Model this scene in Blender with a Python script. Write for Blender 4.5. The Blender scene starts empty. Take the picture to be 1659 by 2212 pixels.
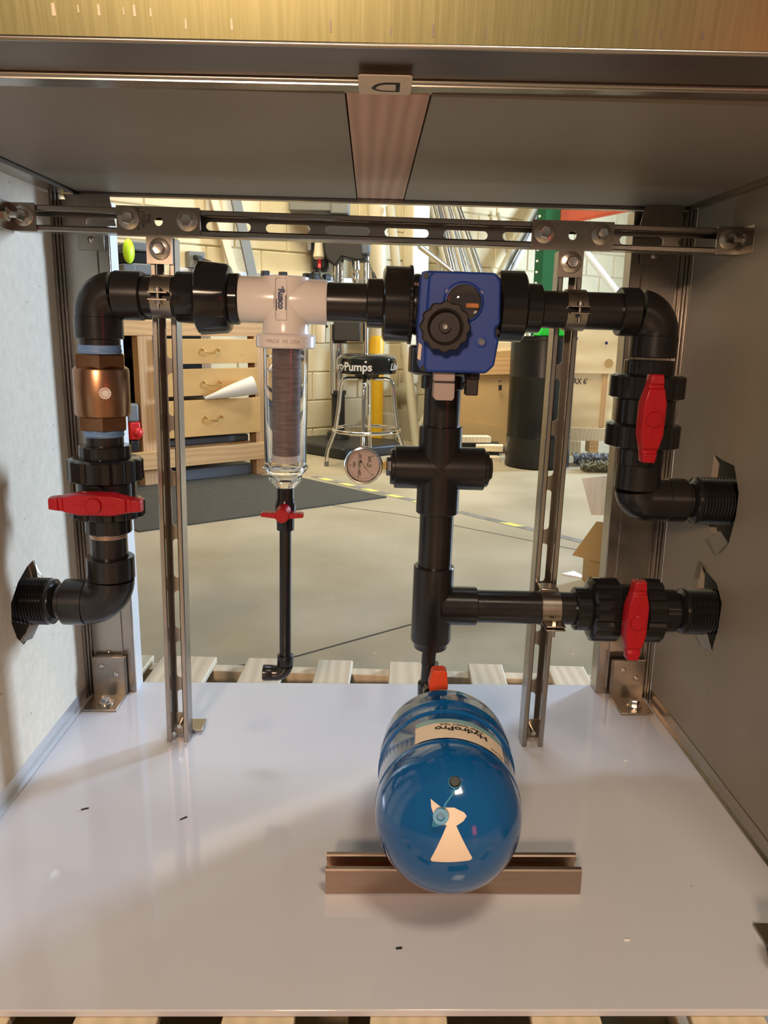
import bpy, math, random
from math import sin, cos, pi, radians as R
random.seed(7)
D = bpy.data; SC = bpy.context.scene; COL = SC.collection

# ------------------------------------------------------------------ camera, world, lights
F_PX, W_PX = 1715.5, 1659.0
right = (0.99975502, -0.01603078, 0.01526174); up = (-0.01119981, 0.2283417, 0.97351663); fwd = (0.01909112, 0.97344906, -0.22810622)
cam = D.cameras.new('camera'); cam.sensor_fit = 'HORIZONTAL'; cam.sensor_width = 36.0; cam.lens = 36.0 * F_PX / W_PX
cam.clip_start = 0.02; cam.clip_end = 100
co = D.objects.new('camera', cam); COL.objects.link(co)
from mathutils import Matrix, Vector
m3 = Matrix((right, up, tuple(-c for c in fwd))).transposed()
co.matrix_world = Matrix.Translation((0.0291, -1.3973, 0.7944)) @ m3.to_4x4()
SC.camera = co
w = D.worlds.new('world'); SC.world = w; w.use_nodes = True
bg = w.node_tree.nodes['Background']; bg.inputs[0].default_value = (1.0, 0.93, 0.82, 1); bg.inputs[1].default_value = 0.15

def area(name, loc, target, sx, sy, power, color):
    l = D.lights.new(name, 'AREA'); l.shape = 'RECTANGLE'; l.size = sx; l.size_y = sy; l.energy = power; l.color = color
    o = D.objects.new(name, l); COL.objects.link(o); o.location = loc
    o.rotation_euler = (Vector(target) - Vector(loc)).to_track_quat('-Z', 'Y').to_euler(); return o
area('door_daylight', (5.6, 4.75, 1.75), (-0.2, -0.25, 0.3), 0.9, 2.4, 850, (0.56, 0.75, 1.0))
area('front_bay_light', (-0.7, -4.6, 2.05), (0.1, 0.0, 0.5), 0.5, 0.4, 150, (1.0, 0.68, 0.47))
area('added_red_light', (2.3, -3.8, 0.5), (0.1, 0.0, 0.6), 0.35, 0.8, 4, (1.0, 0.06, 0.05))  # added red area light for red streaks on the pipes; no known source
area('added_front_light', (0.7, -1.7, 3.0), (0.3, -0.5, 0.0), 0.6, 0.6, 40, (1.0, 0.84, 0.62))  # unseen overhead lamp, added to brighten the front of the base
area('added_rear_light', (0.3, 1.40, 4.0), (0.3, 0.8, 0.0), 1.0, 0.5, 62, (0.78, 0.88, 1.0))  # unseen cool lamp, added to lift the base rear and the floor
sb = area('added_wall_light', (-0.8, 3.3, 4.2), (-0.3, 5.0, 0.9), 3.0, 1.2, 118, (1.0, 0.90, 0.66)); sb.data.spread = R(105)  # unseen lamp added to light the block wall; spread keeps it off the base
vs = SC.view_settings; vs.view_transform = 'Standard'; vs.look = 'None'; vs.exposure = 0.0; vs.gamma = 1.0; vs.use_curve_mapping = False

# ------------------------------------------------------------------ materials
def mat(name, col, rough=0.5, metal=0.0, var=None, scale=8.0, stretch=(1, 1, 1), bump=0.0, bscale=None, spec=0.5, coat=0.0, trans=0.0,
        ior=1.45, emit=None, detail=4.0, band=(0.35, 0.65), rvar=0.0, spots=None, aniso=0.0):
    m = D.materials.new(name); m.use_nodes = True; nt = m.node_tree; N = nt.nodes; L = nt.links; b = N['Principled BSDF']
    b.inputs['Base Color'].default_value = (*col, 1); b.inputs['Roughness'].default_value = rough; b.inputs['Metallic'].default_value = metal
    b.inputs['Specular IOR Level'].default_value = spec; b.inputs['Coat Weight'].default_value = coat; b.inputs['Coat Roughness'].default_value = 0.08
    b.inputs['Transmission Weight'].default_value = trans; b.inputs['IOR'].default_value = ior
    b.inputs['Anisotropic'].default_value = aniso
    if var or bump or rvar or spots:
        tc = N.new('ShaderNodeTexCoord'); mp = N.new('ShaderNodeMapping'); mp.inputs['Scale'].default_value = stretch
        L.new(tc.outputs['Object'], mp.inputs['Vector'])
        nz = N.new('ShaderNodeTexNoise'); nz.inputs['Scale'].default_value = scale; nz.inputs['Detail'].default_value = detail
        L.new(mp.outputs[0], nz.inputs['Vector'])
    last = None
    if var:
        rp = N.new('ShaderNodeValToRGB'); rp.color_ramp.elements[0].position = band[0]; rp.color_ramp.elements[1].position = band[1]
        rp.color_ramp.elements[0].color = (*col, 1); rp.color_ramp.elements[1].color = (*var, 1)
        L.new(nz.outputs['Fac'], rp.inputs[0]); last = rp.outputs[0]
    if spots:   # (colour, scale, size)
        vo = N.new('ShaderNodeTexVoronoi'); vo.inputs['Scale'].default_value = spots[1]; L.new(tc.outputs['Object'], vo.inputs['Vector'])
        r2 = N.new('ShaderNodeValToRGB'); r2.color_ramp.elements[0].position = spots[2]; r2.color_ramp.elements[1].position = spots[2] * 1.5
        r2.color_ramp.elements[0].color = (1, 1, 1, 1); r2.color_ramp.elements[1].color = (0, 0, 0, 1); L.new(vo.outputs['Distance'], r2.inputs[0])
        mx = N.new('ShaderNodeMix'); mx.data_type = 'RGBA'; L.new(r2.outputs[0], mx.inputs[0]); mx.inputs[7].default_value = (*spots[0], 1)
        if last: L.new(last, mx.inputs[6])
        else: mx.inputs[6].default_value = (*col, 1)
        last = mx.outputs[2]
    if last: L.new(last, b.inputs['Base Color'])
    if rvar:
        mr = N.new('ShaderNodeMapRange'); mr.inputs[3].default_value = max(0.02, rough - rvar); mr.inputs[4].default_value = rough + rvar
        L.new(nz.outputs['Fac'], mr.inputs[0]); L.new(mr.outputs[0], b.inputs['Roughness'])
    if bump:
        n2 = nz
        if bscale:
            n2 = N.new('ShaderNodeTexNoise'); n2.inputs['Scale'].default_value = bscale; n2.inputs['Detail'].default_value = 5; L.new(mp.outputs[0], n2.inputs['Vector'])
        bp = N.new('ShaderNodeBump'); bp.inputs['Strength'].default_value = bump; bp.inputs['Distance'].default_value = 0.002
        L.new(n2.outputs['Fac'], bp.inputs['Height']); L.new(bp.outputs[0], b.inputs['Normal'])
    if emit: b.inputs['Emission Color'].default_value = (*emit[:3], 1); b.inputs['Emission Strength'].default_value = emit[3]
    return m
M = {}
M['pvc'] = mat('dark_pvc', (0.011, 0.010, 0.010), 0.25, var=(0.016, 0.014, 0.0135), scale=20, rvar=0.05)
M['pvc_gloss'] = mat('gloss_pvc', (0.012, 0.011, 0.011), 0.16)
M['steel'] = mat('brushed_steel', (0.37, 0.33, 0.285), 0.27, 1.0, var=(0.385, 0.345, 0.30), scale=14, stretch=(30, 30, 0.4), rvar=0.015)
M['steelh'] = mat('brushed_steel_level', (0.38, 0.34, 0.295), 0.27, 1.0, var=(0.42, 0.38, 0.33), scale=5, stretch=(0.6, 30, 30), rvar=0.03)
M['steelplate'] = mat('satin_plate', (0.37, 0.325, 0.27), 0.32, 1.0, var=(0.33, 0.29, 0.24), scale=60, bump=0.05)
M['steely'] = mat('brushed_steel_deep', (0.38, 0.34, 0.295), 0.27, 1.0, var=(0.42, 0.38, 0.33), scale=5, stretch=(30, 0.6, 30), rvar=0.03)
M['aluy'] = mat('bright_aluminium_deep', (0.74, 0.74, 0.74), 0.25, 0.7, var=(0.68, 0.68, 0.69), scale=5, stretch=(20, 1, 20), rvar=0.04)
M['fascia'] = mat('scuffed_fascia', (0.37, 0.345, 0.165), 0.34, 1.0, var=(0.40, 0.375, 0.185), scale=12, stretch=(20, 1, 0.8), rvar=0.03, bump=0.04)  # golden lamp reflection is put into the steel's base colour
M['darksteel'] = mat('shade_and_drip_steel', (0.30, 0.26, 0.22), 0.4, 1.0, var=(0.27, 0.235, 0.20), scale=5, stretch=(0.6, 20, 20))  # steel darkened to carry the band's dark reflection; also the dark drips
M['steelspot'] = mat('pale_drip', (0.62, 0.56, 0.42), 0.5, 0.7)
M['alu'] = mat('bright_aluminium', (0.80, 0.80, 0.80), 0.35, 0.35, var=(0.72, 0.72, 0.73), scale=6, stretch=(12, 12, 0.5), rvar=0.04)
M['zinc'] = mat('zinc_bolt', (0.62, 0.58, 0.52), 0.22, 1.0, bump=0.05, scale=300)
M['chrome'] = mat('chrome', (0.80, 0.79, 0.76), 0.07, 1.0)
M['bronze'] = mat('cast_bronze', (0.42, 0.235, 0.13), 0.30, 1.0, var=(0.33, 0.17, 0.095), scale=25, rvar=0.08, bump=0.08)
M['tape'] = mat('blue_thread_sealant', (0.09, 0.20, 0.44), 0.5, var=(0.17, 0.29, 0.50), scale=40, stretch=(1, 1, 8), bump=0.4)
M['brasstape'] = mat('coppery_thread', (0.55, 0.42, 0.32), 0.35, 0.7)
M['red'] = mat('red_plastic', (0.38, 0.006, 0.012), 0.30, var=(0.33, 0.005, 0.010), scale=10)
M['orange'] = mat('orange_red_plastic', (0.62, 0.065, 0.02), 0.42)
M['white'] = mat('white_plastic', (0.66, 0.62, 0.58), 0.22, var=(0.70, 0.66, 0.62), scale=8)
M['clear'] = mat('clear_plastic', (1, 1, 1), 0.015, trans=1.0, ior=1.42)
M['screen'] = mat('filter_screen', (0.15, 0.105, 0.10), 0.6, var=(0.22, 0.17, 0.16), scale=40, stretch=(1, 1, 4))
M['paper'] = mat('white_paper', (0.72, 0.70, 0.66), 0.6)
M['hdpe'] = mat('white_plastic_sheet', (0.495, 0.495, 0.53), 0.07, var=(0.52, 0.52, 0.555), scale=2.0, rvar=0.02, spec=0.5, spots=((0.33, 0.31, 0.29), 9.0, 0.012))
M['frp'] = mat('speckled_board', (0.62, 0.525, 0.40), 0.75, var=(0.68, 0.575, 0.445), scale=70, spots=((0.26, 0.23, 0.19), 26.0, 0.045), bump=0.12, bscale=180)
M['frpr'] = mat('shaded_board', (0.27, 0.235, 0.185), 0.42, var=(0.30, 0.26, 0.205), scale=6, spots=((0.10, 0.085, 0.07), 13.0, 0.020), bump=0.05, bscale=150, spec=0.4)  # same board as the left wall, with the right side's shade in its colour
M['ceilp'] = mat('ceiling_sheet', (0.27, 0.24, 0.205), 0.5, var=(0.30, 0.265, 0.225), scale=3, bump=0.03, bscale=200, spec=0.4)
def wood(name, c1, c2, scale=3.0, dist=3.0, stretch=(1, 1, 1), rough=0.6, axis='X', bump=0.15):
    m = D.materials.new(name); m.use_nodes = True; nt = m.node_tree; N = nt.nodes; L = nt.links; b = N['Principled BSDF']; b.inputs['Roughness'].default_value = rough
    tc = N.new('ShaderNodeTexCoord'); mp = N.new('ShaderNodeMapping'); mp.inputs['Scale'].default_value = stretch; L.new(tc.outputs['Object'], mp.inputs[0])
    wv = N.new('ShaderNodeTexWave'); wv.bands_direction = axis; wv.inputs['Scale'].default_value = scale; wv.inputs['Distortion'].default_value = dist
    wv.inputs['Detail'].default_value = 3; wv.inputs['Detail Scale'].default_value = 0.6; L.new(mp.outputs[0], wv.inputs[0])
    nz = N.new('ShaderNodeTexNoise'); nz.inputs['Scale'].default_value = 5; L.new(mp.outputs[0], nz.inputs[0])
    rp = N.new('ShaderNodeValToRGB'); rp.color_ramp.elements[0].color = (*c1, 1); rp.color_ramp.elements[1].color = (*c2, 1); L.new(wv.outputs['Fac'], rp.inputs[0])
    mx = N.new('ShaderNodeMix'); mx.data_type = 'RGBA'; mx.blend_type = 'MULTIPLY'; mx.inputs[0].default_value = 0.35
    L.new(rp.outputs[0], mx.inputs[6]); L.new(nz.outputs['Fac'], mx.inputs[7]); 
    hs = N.new('ShaderNodeHueSaturation'); hs.inputs['Saturation'].default_value = 0.95; hs.inputs['Value'].default_value = 1.15; L.new(mx.outputs[2], hs.inputs['Color']); L.new(hs.outputs[0], b.inputs['Base Color'])
    bp = N.new('ShaderNodeBump'); bp.inputs['Strength'].default_value = bump; bp.inputs['Distance'].default_value = 0.001; L.new(wv.outputs['Fac'], bp.inputs['Height']); L.new(bp.outputs[0], b.inputs['Normal'])
    return m
M['ceilwood'] = wood('ceiling_lumber', (0.74, 0.46, 0.34), (0.58, 0.34, 0.25), 17, 7, (1, 0.10, 1))
M['pallet'] = wood('weathered_pallet_wood', (0.70, 0.57, 0.38), (0.61, 0.49, 0.32), 11, 10, (1, 0.10, 1), 0.8, 'X', 0.5)
M['pine'] = wood('pine', (0.60, 0.36, 0.14), (0.51, 0.29, 0.105), 9, 8, (0.3, 0.3, 1), 0.55, 'Z')
M['pinev'] = wood('pine_upright', (0.60, 0.37, 0.17), (0.51, 0.30, 0.13), 15, 6, (1, 1, 0.10), 0.55, 'X')
M['ply'] = mat('drawer_plywood', (0.58, 0.345, 0.115), 0.5, var=(0.52, 0.30, 0.095), scale=5, stretch=(1, 1, 2), spots=((0.35, 0.2, 0.08), 6.0, 0.03))
M['plycrate'] = wood('swirled_plywood', (0.80, 0.66, 0.42), (0.70, 0.55, 0.32), 1.3, 16, (1, 1, 1.6), 0.55, 'Z', 0.05)
M['block'] = mat('painted_block', (0.62, 0.53, 0.33), 0.65, var=(0.66, 0.57, 0.37), scale=5, bump=0.6, bscale=90, spec=0.3)
M['mortar'] = mat('painted_mortar', (0.57, 0.485, 0.30), 0.8, bump=0.3, scale=80)
M['concrete'] = mat('stained_concrete', (0.33, 0.272, 0.172), 0.42, var=(0.45, 0.378, 0.26), scale=1.7, detail=12, rvar=0.08, spots=((0.66, 0.64, 0.58), 11.0, 0.028), bump=0.06, bscale=40)
M['mat'] = mat('rubber_mat', (0.042, 0.040, 0.034), 0.65, var=(0.055, 0.052, 0.043), scale=30, bump=0.3)
M['hazard'] = mat('yellow_tape', (0.72, 0.62, 0.16), 0.5)
M['greytape'] = mat('worn_grey_tape', (0.17, 0.155, 0.13), 0.6, var=(0.24, 0.22, 0.18), scale=12)
M['joint'] = mat('floor_joint', (0.07, 0.06, 0.045), 0.9)
M['blue'] = mat('blue_enamel', (0.002, 0.075, 0.24), 0.12, coat=0.6, var=(0.003, 0.083, 0.26), scale=2)
M['bluep'] = mat('blue_plastic', (0.012, 0.048, 0.27), 0.5, bump=0.05, scale=200)
M['ltblue'] = mat('light_blue_rubber', (0.04, 0.24, 0.42), 0.4)
M['cream'] = mat('cream_sticker', (0.74, 0.60, 0.46), 0.5)
M['greenish'] = mat('label_green_band', (0.20, 0.36, 0.38), 0.4)
M['black'] = mat('black_plastic', (0.012, 0.011, 0.011), 0.38)
M['ink'] = mat('black_ink', (0.015, 0.014, 0.013), 0.5)
M['navy'] = mat('navy_ink', (0.02, 0.03, 0.12), 0.5)
M['seat'] = mat('black_vinyl', (0.010, 0.010, 0.009), 0.10, coat=0.5)
M['cast'] = mat('black_cast_iron', (0.018, 0.017, 0.015), 0.45)
M['greyc'] = mat('grey_paint', (0.17, 0.17, 0.15), 0.5)
M['face'] = mat('gauge_face', (0.66, 0.53, 0.49), 0.5)
M['yellow'] = mat('yellow_paint', (0.72, 0.40, 0.012), 0.4)
M['green'] = mat('green_rack_paint', (0.012, 0.10, 0.035), 0.4)
M['rackorange'] = mat('rusty_orange_paint', (0.46, 0.075, 0.018), 0.5, var=(0.33, 0.05, 0.015), scale=8)
M['limeg'] = mat('bright_green_plastic', (0.02, 0.62, 0.05), 0.4)
M['lime'] = mat('lime_plastic', (0.55, 0.85, 0.02), 0.4)
M['card'] = mat('cardboard', (0.48, 0.31, 0.13), 0.8, var=(0.44, 0.28, 0.115), scale=3, bump=0.1, bscale=40)
M['cardw'] = mat('pale_cardboard', (0.92, 0.87, 0.80), 0.7, var=(0.80, 0.72, 0.64), scale=9, stretch=(8, 8, 0.6))
M['barrel'] = mat('black_drum_plastic', (0.007, 0.006, 0.005), 0.30, rvar=0.06, scale=5, var=(0.011, 0.009, 0.007))
M['beige'] = mat('painted_duct', (0.58, 0.50, 0.34), 0.5)
M['graytube'] = mat('grey_tube', (0.38, 0.33, 0.22), 0.5)
M['metalpipe'] = mat('conduit_steel', (0.66, 0.63, 0.56), 0.22, 1.0)
M['brass'] = mat('brass', (0.75, 0.55, 0.22), 0.2, 1.0)
M['dark'] = mat('dark_void', (0.015, 0.013, 0.010), 0.9)
M['fur'] = mat('broom_bristle', (0.40, 0.36, 0.24), 0.9, var=(0.16, 0.14, 0.09), scale=40)
M['furg'] = mat('grey_bristle', (0.36, 0.36, 0.35), 0.9, var=(0.12, 0.12, 0.13), scale=60)
M['bluesheet'] = mat('blue_grey_sheet', (0.10, 0.12, 0.15), 0.5)
M['redp'] = mat('red_tool_plastic', (0.50, 0.01, 0.01), 0.4)
M['toolgrey'] = mat('tool_grey', (0.14, 0.15, 0.16), 0.5, bump=0.1, scale=90)
M['brown'] = mat('brown_plastic', (0.014, 0.009, 0.008), 0.5)
M['amber'] = mat('amber_marker', (0.85, 0.32, 0.06), 0.4)
M['pinkgrey'] = mat('grey_connector', (0.38, 0.30, 0.27), 0.5)
M['whitepaint'] = mat('white_paint', (0.85, 0.86, 0.86), 0.4)
M['foil'] = mat('torn_foil', (0.26, 0.23, 0.20), 0.3, 0.6, bump=0.8, scale=60)
M['frame'] = mat('channel_bronzed', (0.46, 0.34, 0.26), 0.30, 1.0, var=(0.42, 0.31, 0.235), scale=6, stretch=(0.7, 20, 20), rvar=0.05)

# ------------------------------------------------------------------ mesh helpers
K = [0.0]                       # slant of the racking: x += K*(z-.5), z -= K*x
def FX(p): return (p[0] + K[0] * (p[2] - 0.5), p[1], p[2] - K[0] * p[0])
def basis(d):
    d = Vector(d).normalized(); h = Vector((0, 0, 1)) if abs(d.z) < 0.9 else Vector((0, 1, 0))
    a = d.cross(h).normalized(); b = a.cross(d).normalized(); return a, b, d
class MB:
    def __init__(s): s.v = []; s.f = []
    def add(s, vs, fs):
        n = len(s.v); s.v += [tuple(p) for p in vs]; s.f += [tuple(i + n for i in f) for f in fs]; return s
    def box(s, x0, x1, y0, y1, z0, z1):
        v = [(x, y, z) for z in (z0, z1) for y in (y0, y1) for x in (x0, x1)]
        return s.add(v, [(0, 2, 3, 1), (4, 5, 7, 6), (0, 1, 5, 4), (2, 6, 7, 3), (0, 4, 6, 2), (1, 3, 7, 5)])
    def obox(s, c, ax, ay, az, hx, hy, hz):
        c = Vector(c); ax = Vector(ax).normalized(); ay = Vector(ay).normalized(); az = Vector(az).normalized()
        v = [c + ax * i * hx + ay * j * hy + az * k * hz for k in (-1, 1) for j in (-1, 1) for i in (-1, 1)]
        return s.add(v, [(0, 2, 3, 1), (4, 5, 7, 6), (0, 1, 5, 4), (2, 6, 7, 3), (0, 4, 6, 2), (1, 3, 7, 5)])
    def prism(s, poly, O, A, B, Cd, c0, c1):
        O, A, B, Cd = map(Vector, (O, A, B, Cd)); n = len(poly)
        v = [O + A * p[0] + B * p[1] + Cd * c0 for p in poly] + [O + A * p[0] + B * p[1] + Cd * c1 for p in poly]
        fs = [tuple(range(n))[::-1], tuple(range(n, 2 * n))] + [(i, (i + 1) % n, n + (i + 1) % n, n + i) for i in range(n)]
        return s.add(v, fs)
    def lathe(s, O, d, prof, n=32, ribs=0, rh=0.0, closed=False, rt=None, a0=0.0):
        a, b, d = basis(d); O = Vector(O); nn = n if not ribs else ribs * 4; v = []; fs = []
        for t, r in prof:
            for k in range(nn):
                th = 2 * pi * k / nn + a0; rr = r
                if ribs and (rt is None or rt[0] <= t <= rt[1]): rr = r + (rh if k % 4 != 3 else 0)
                v.append(O + d * t + a * rr * cos(th) + b * rr * sin(th))
        for i in range(len(prof) - 1):
            for k in range(nn):
                j = (k + 1) % nn; fs.append((i * nn + k, i * nn + j, (i + 1) * nn + j, (i + 1) * nn + k))
        if closed:
            i = len(prof) - 1
            for k in range(nn):
                j = (k + 1) % nn; fs.append((i * nn + k, i * nn + j, j, k))
        else:
            if prof[0][1] > 1e-6: fs.append(tuple(range(nn))[::-1])
            if prof[-1][1] > 1e-6: fs.append(tuple(range((len(prof) - 1) * nn, len(prof) * nn)))
        return s.add(v, fs)
    def cyl(s, p, q, r, n=24, r2=None, ch=0.0):
        p, q = Vector(p), Vector(q); L = (q - p).length; r2 = r if r2 is None else r2
        pr = [(0, r), (L, r2)] if not ch else [(0, r - ch), (ch, r), (L - ch, r2), (L, r2 - ch)]
        return s.lathe(p, q - p, pr, n)
    def tube(s, path, r, n=12, close=False, rs=None):
        P = [Vector(p) for p in path]; m = len(P); v = []; fs = []; up0 = None
        for i, p in enumerate(P):
            if close: t = P[(i + 1) % m] - P[i - 1]
            else: t = P[min(i + 1, m - 1)] - P[max(i - 1, 0)]
            t.normalize()
            if up0 is None: a, b, _ = basis(t)
            else:
                a = (up0 - t * up0.dot(t)).normalized(); b = t.cross(a)
            up0 = a; rr = rs[i] if rs else r
            for k in range(n):
                th = 2 * pi * k / n; v.append(p + a * rr * cos(th) + b * rr * sin(th))
        for i in range(m if close else m - 1):
            i2 = (i + 1) % m
            for k in range(n):
                j = (k + 1) % n; fs.append((i * n + k, i * n + j, i2 * n + j, i2 * n + k))
        if not close: fs += [tuple(range(n))[::-1], tuple(range((m - 1) * n, m * n))]
        return s.add(v, fs)
    def hexa(s, O, d, r, L, n=6, a0=0.3):
        return s.lathe(O, d, [(0, r), (L * 0.85, r), (L, r * 0.88)], n, a0=a0)
    def sphere(s, c, r, n=20, sc=(1, 1, 1)):
        m = n // 2; v = []; fs = []
        for i in range(m + 1):
            ph = pi * i / m
            for k in range(n): v.append((c[0] + r * sc[0] * sin(ph) * cos(2 * pi * k / n), c[1] + r * sc[1] * sin(ph) * sin(2 * pi * k / n), c[2] + r * sc[2] * cos(ph)))
        for i in range(m):
            for k in range(n): j = (k + 1) % n; fs.append((i * n + k, (i + 1) * n + k, (i + 1) * n + j, i * n + j))
        return s.add(v, fs)
PL = {}
def part(name, mb, m, parent=None, bevel=0.0, loc=None, label=None, kind=None, flat=False):
    o_ = Vector(PL.get(parent.name, (0, 0, 0))) if parent else Vector((0, 0, 0))
    base = Vector(FX(loc)) if loc is not None else (o_ if parent else Vector((0, 0, 0)))
    me = D.meshes.new(name); me.from_pydata([tuple(Vector(FX(p)) - base) for p in mb.v], [], mb.f)
    import bmesh
    bm = bmesh.new(); bm.from_mesh(me); bmesh.ops.remove_doubles(bm, verts=bm.verts, dist=1e-6); bmesh.ops.recalc_face_normals(bm, faces=bm.faces); bm.to_mesh(me); bm.free()
    if not flat:
        me.shade_smooth(); me.set_sharp_from_angle(angle=R(32))
    me.materials.append(M[m] if isinstance(m, str) else m)
    o = D.objects.new(name, me); COL.objects.link(o); o.location = base - o_
    if parent: o.parent = parent
    PL[o.name] = tuple(base)
    if bevel:
        bv = o.modifiers.new('bevel', 'BEVEL'); bv.width = bevel; bv.segments = 2; bv.limit_method = 'ANGLE'; bv.angle_limit = R(40)
    if label: o['label'] = label
    if kind: o['kind'] = kind
    return o
def thing(name, label, cat, loc, group=None):
    o = D.objects.new(name, None); COL.objects.link(o); o.empty_display_size = 0.02
    b = FX(loc); o.location = b; PL[o.name] = b; o['label'] = label; o['category'] = cat
    if group: o['group'] = group
    return o
def solo(name, mb, m, label, cat, loc, group=None, bevel=0.0, kind=None):
    o = part(name, mb, m, None, bevel, loc); o['label'] = label; o['category'] = cat
    if group: o['group'] = group
    if kind: o['kind'] = kind
    return o
def text_mb(s, size, mapf, extrude=0.0, align='CENTER', shear=0.0, bold=0.0, spacing=1.0):
    cu = D.curves.new('t', 'FONT'); cu.body = s; cu.size = size; cu.align_x = align; cu.align_y = 'CENTER'; cu.shear = shear; cu.offset = bold; cu.resolution_u = 3; cu.space_character = spacing
    ob = D.objects.new('t', cu); COL.objects.link(ob); bpy.context.view_layer.update()
    me = D.meshes.new_from_object(ob.evaluated_get(bpy.context.evaluated_depsgraph_get()))
    mb = MB(); mb.add([mapf(v.co.x, v.co.y) for v in me.vertices], [tuple(p.vertices) for p in me.polygons])
    D.objects.remove(ob); D.curves.remove(cu); D.meshes.remove(me); return mb
def bolt(parent, c, d, r=0.010, h=0.008, wr=0.0165, name='hex_bolt', m='zinc', rot=0.3):
    c = Vector(c); d = Vector(d).normalized()
    p = part(name, MB().lathe(c + d * 0.0025, d, [(0, r), (h * .8, r), (h, r * .86), (h * .97, r * .7), (h * .97, 0)], 6, a0=rot), m, parent)
    q = part('washer', MB().lathe(c, d, [(0, wr), (0.002, wr), (0.0026, wr * .94), (0.0026, 0)], 32), m, parent); return p

# ------------------------------------------------------------------ workshop shell
FZ = -0.16
E_ = Vector((0.8, 0.6, 0)); N_ = Vector((0.6, -0.8, 0)); W0 = Vector((-0.476, 4.97, 0)); B0 = Vector((-0.66, 3.75, 0))
def WL(s, d, z): p = W0 + E_ * s + N_ * d; return (p.x, p.y, z)
def BL(s, d, z): p = B0 + E_ * s + N_ * d; return (p.x, p.y, z)
def wbox(mb, L, s0, s1, d0, d1, z0, z1):
    v = [L(s, d, z) for z in (z0, z1) for d in (d0, d1) for s in (s0, s1)]
    return mb.add(v, [(0, 2, 3, 1), (4, 5, 7, 6), (0, 1, 5, 4), (2, 6, 7, 3), (0, 4, 6, 2), (1, 3, 7, 5)])
fl = part('floor', MB().box(-7, 9, -6, 12, FZ - 0.1, FZ), 'concrete', kind='structure')
jt = MB()
def strip(mb, pts, wd, z0, z1):
    for a, b in zip(pts, pts[1:]):
        a = Vector((a[0], a[1], 0)); b = Vector((b[0], b[1], 0)); t = (b - a).normalized(); n = Vector((-t.y, t.x, 0)) * wd / 2
        mb.prism([(0, 0), (1, 0), (1, 1), (0, 1)], a - n, b - a, n * 2, (0, 0, 1), z0, z1)
    return mb
part('floor_joint', strip(MB(), [(-0.62, 0.60), (-0.18, 0.793), (0.167, 1.0545), (0.616, 1.27), (1.3, 1.66)], 0.009, FZ, FZ + 0.0006), 'joint', fl)
part('floor_joint', strip(MB(), [(-0.42, 2.95), (0.20, 2.62), (0.50, 2.36), (0.93, 2.00), (1.5, 1.55)], 0.008, FZ, FZ + 0.0006), 'joint', fl)
wall = part('wall_back', wbox(MB(), WL, -3.2, 7.2, -0.25, -0.012, FZ, 3.0), 'mortar', kind='structure')
BW, BH = 0.44, 0.224
bmb = MB()
a, b_ = BW / 2 - 0.004, BH / 2 - 0.004
bv = [(-a, 0, -b_), (a, 0, -b_), (a, 0, b_), (-a, 0, b_)]; e2 = 0.006
fr = [(-a + e2, -0.008, -b_ + e2), (a - e2, -0.008, -b_ + e2), (a - e2, -0.008, b_ - e2), (-a + e2, -0.008, b_ - e2)]
bmb.add([(x, 0.006, z) for x, y, z in bv] + [(x, 0, z) for x, y, z in bv] + fr, [(0, 1, 5, 4), (1, 2, 6, 5), (2, 3, 7, 6), (3, 0, 4, 7), (4, 5, 9, 8), (5, 6, 10, 9), (6, 7, 11, 10), (7, 4, 8, 11), (8, 9, 10, 11)])
bme = D.meshes.new('concrete_block'); bme.from_pydata(bmb.v, [], bmb.f); bme.materials.append(M['block'])
ang = math.atan2(0.6, 0.8)
for r_ in range(-1, 10):
    for c_ in range(-5, 12):
        s_ = c_ * BW + (BW / 2 if r_ % 2 else 0) + 0.06; z_ = -0.02 + r_ * BH + BH / 2 + 0.0
        if s_ < -2.4 or s_ > 5.0 or z_ - BH / 2 < FZ - 0.1: continue
        o = D.objects.new('concrete_block', bme); COL.objects.link(o); o.parent = wall
        o.location = Vector(WL(s_, random.uniform(-0.0085, -0.0065), z_)); o.rotation_euler = (0, 0, ang)
part('ceiling_duct', wbox(MB(), WL, -3.0, 7.0, 0.0, 0.4, 3.0, 3.2), 'beige', wall)

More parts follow.
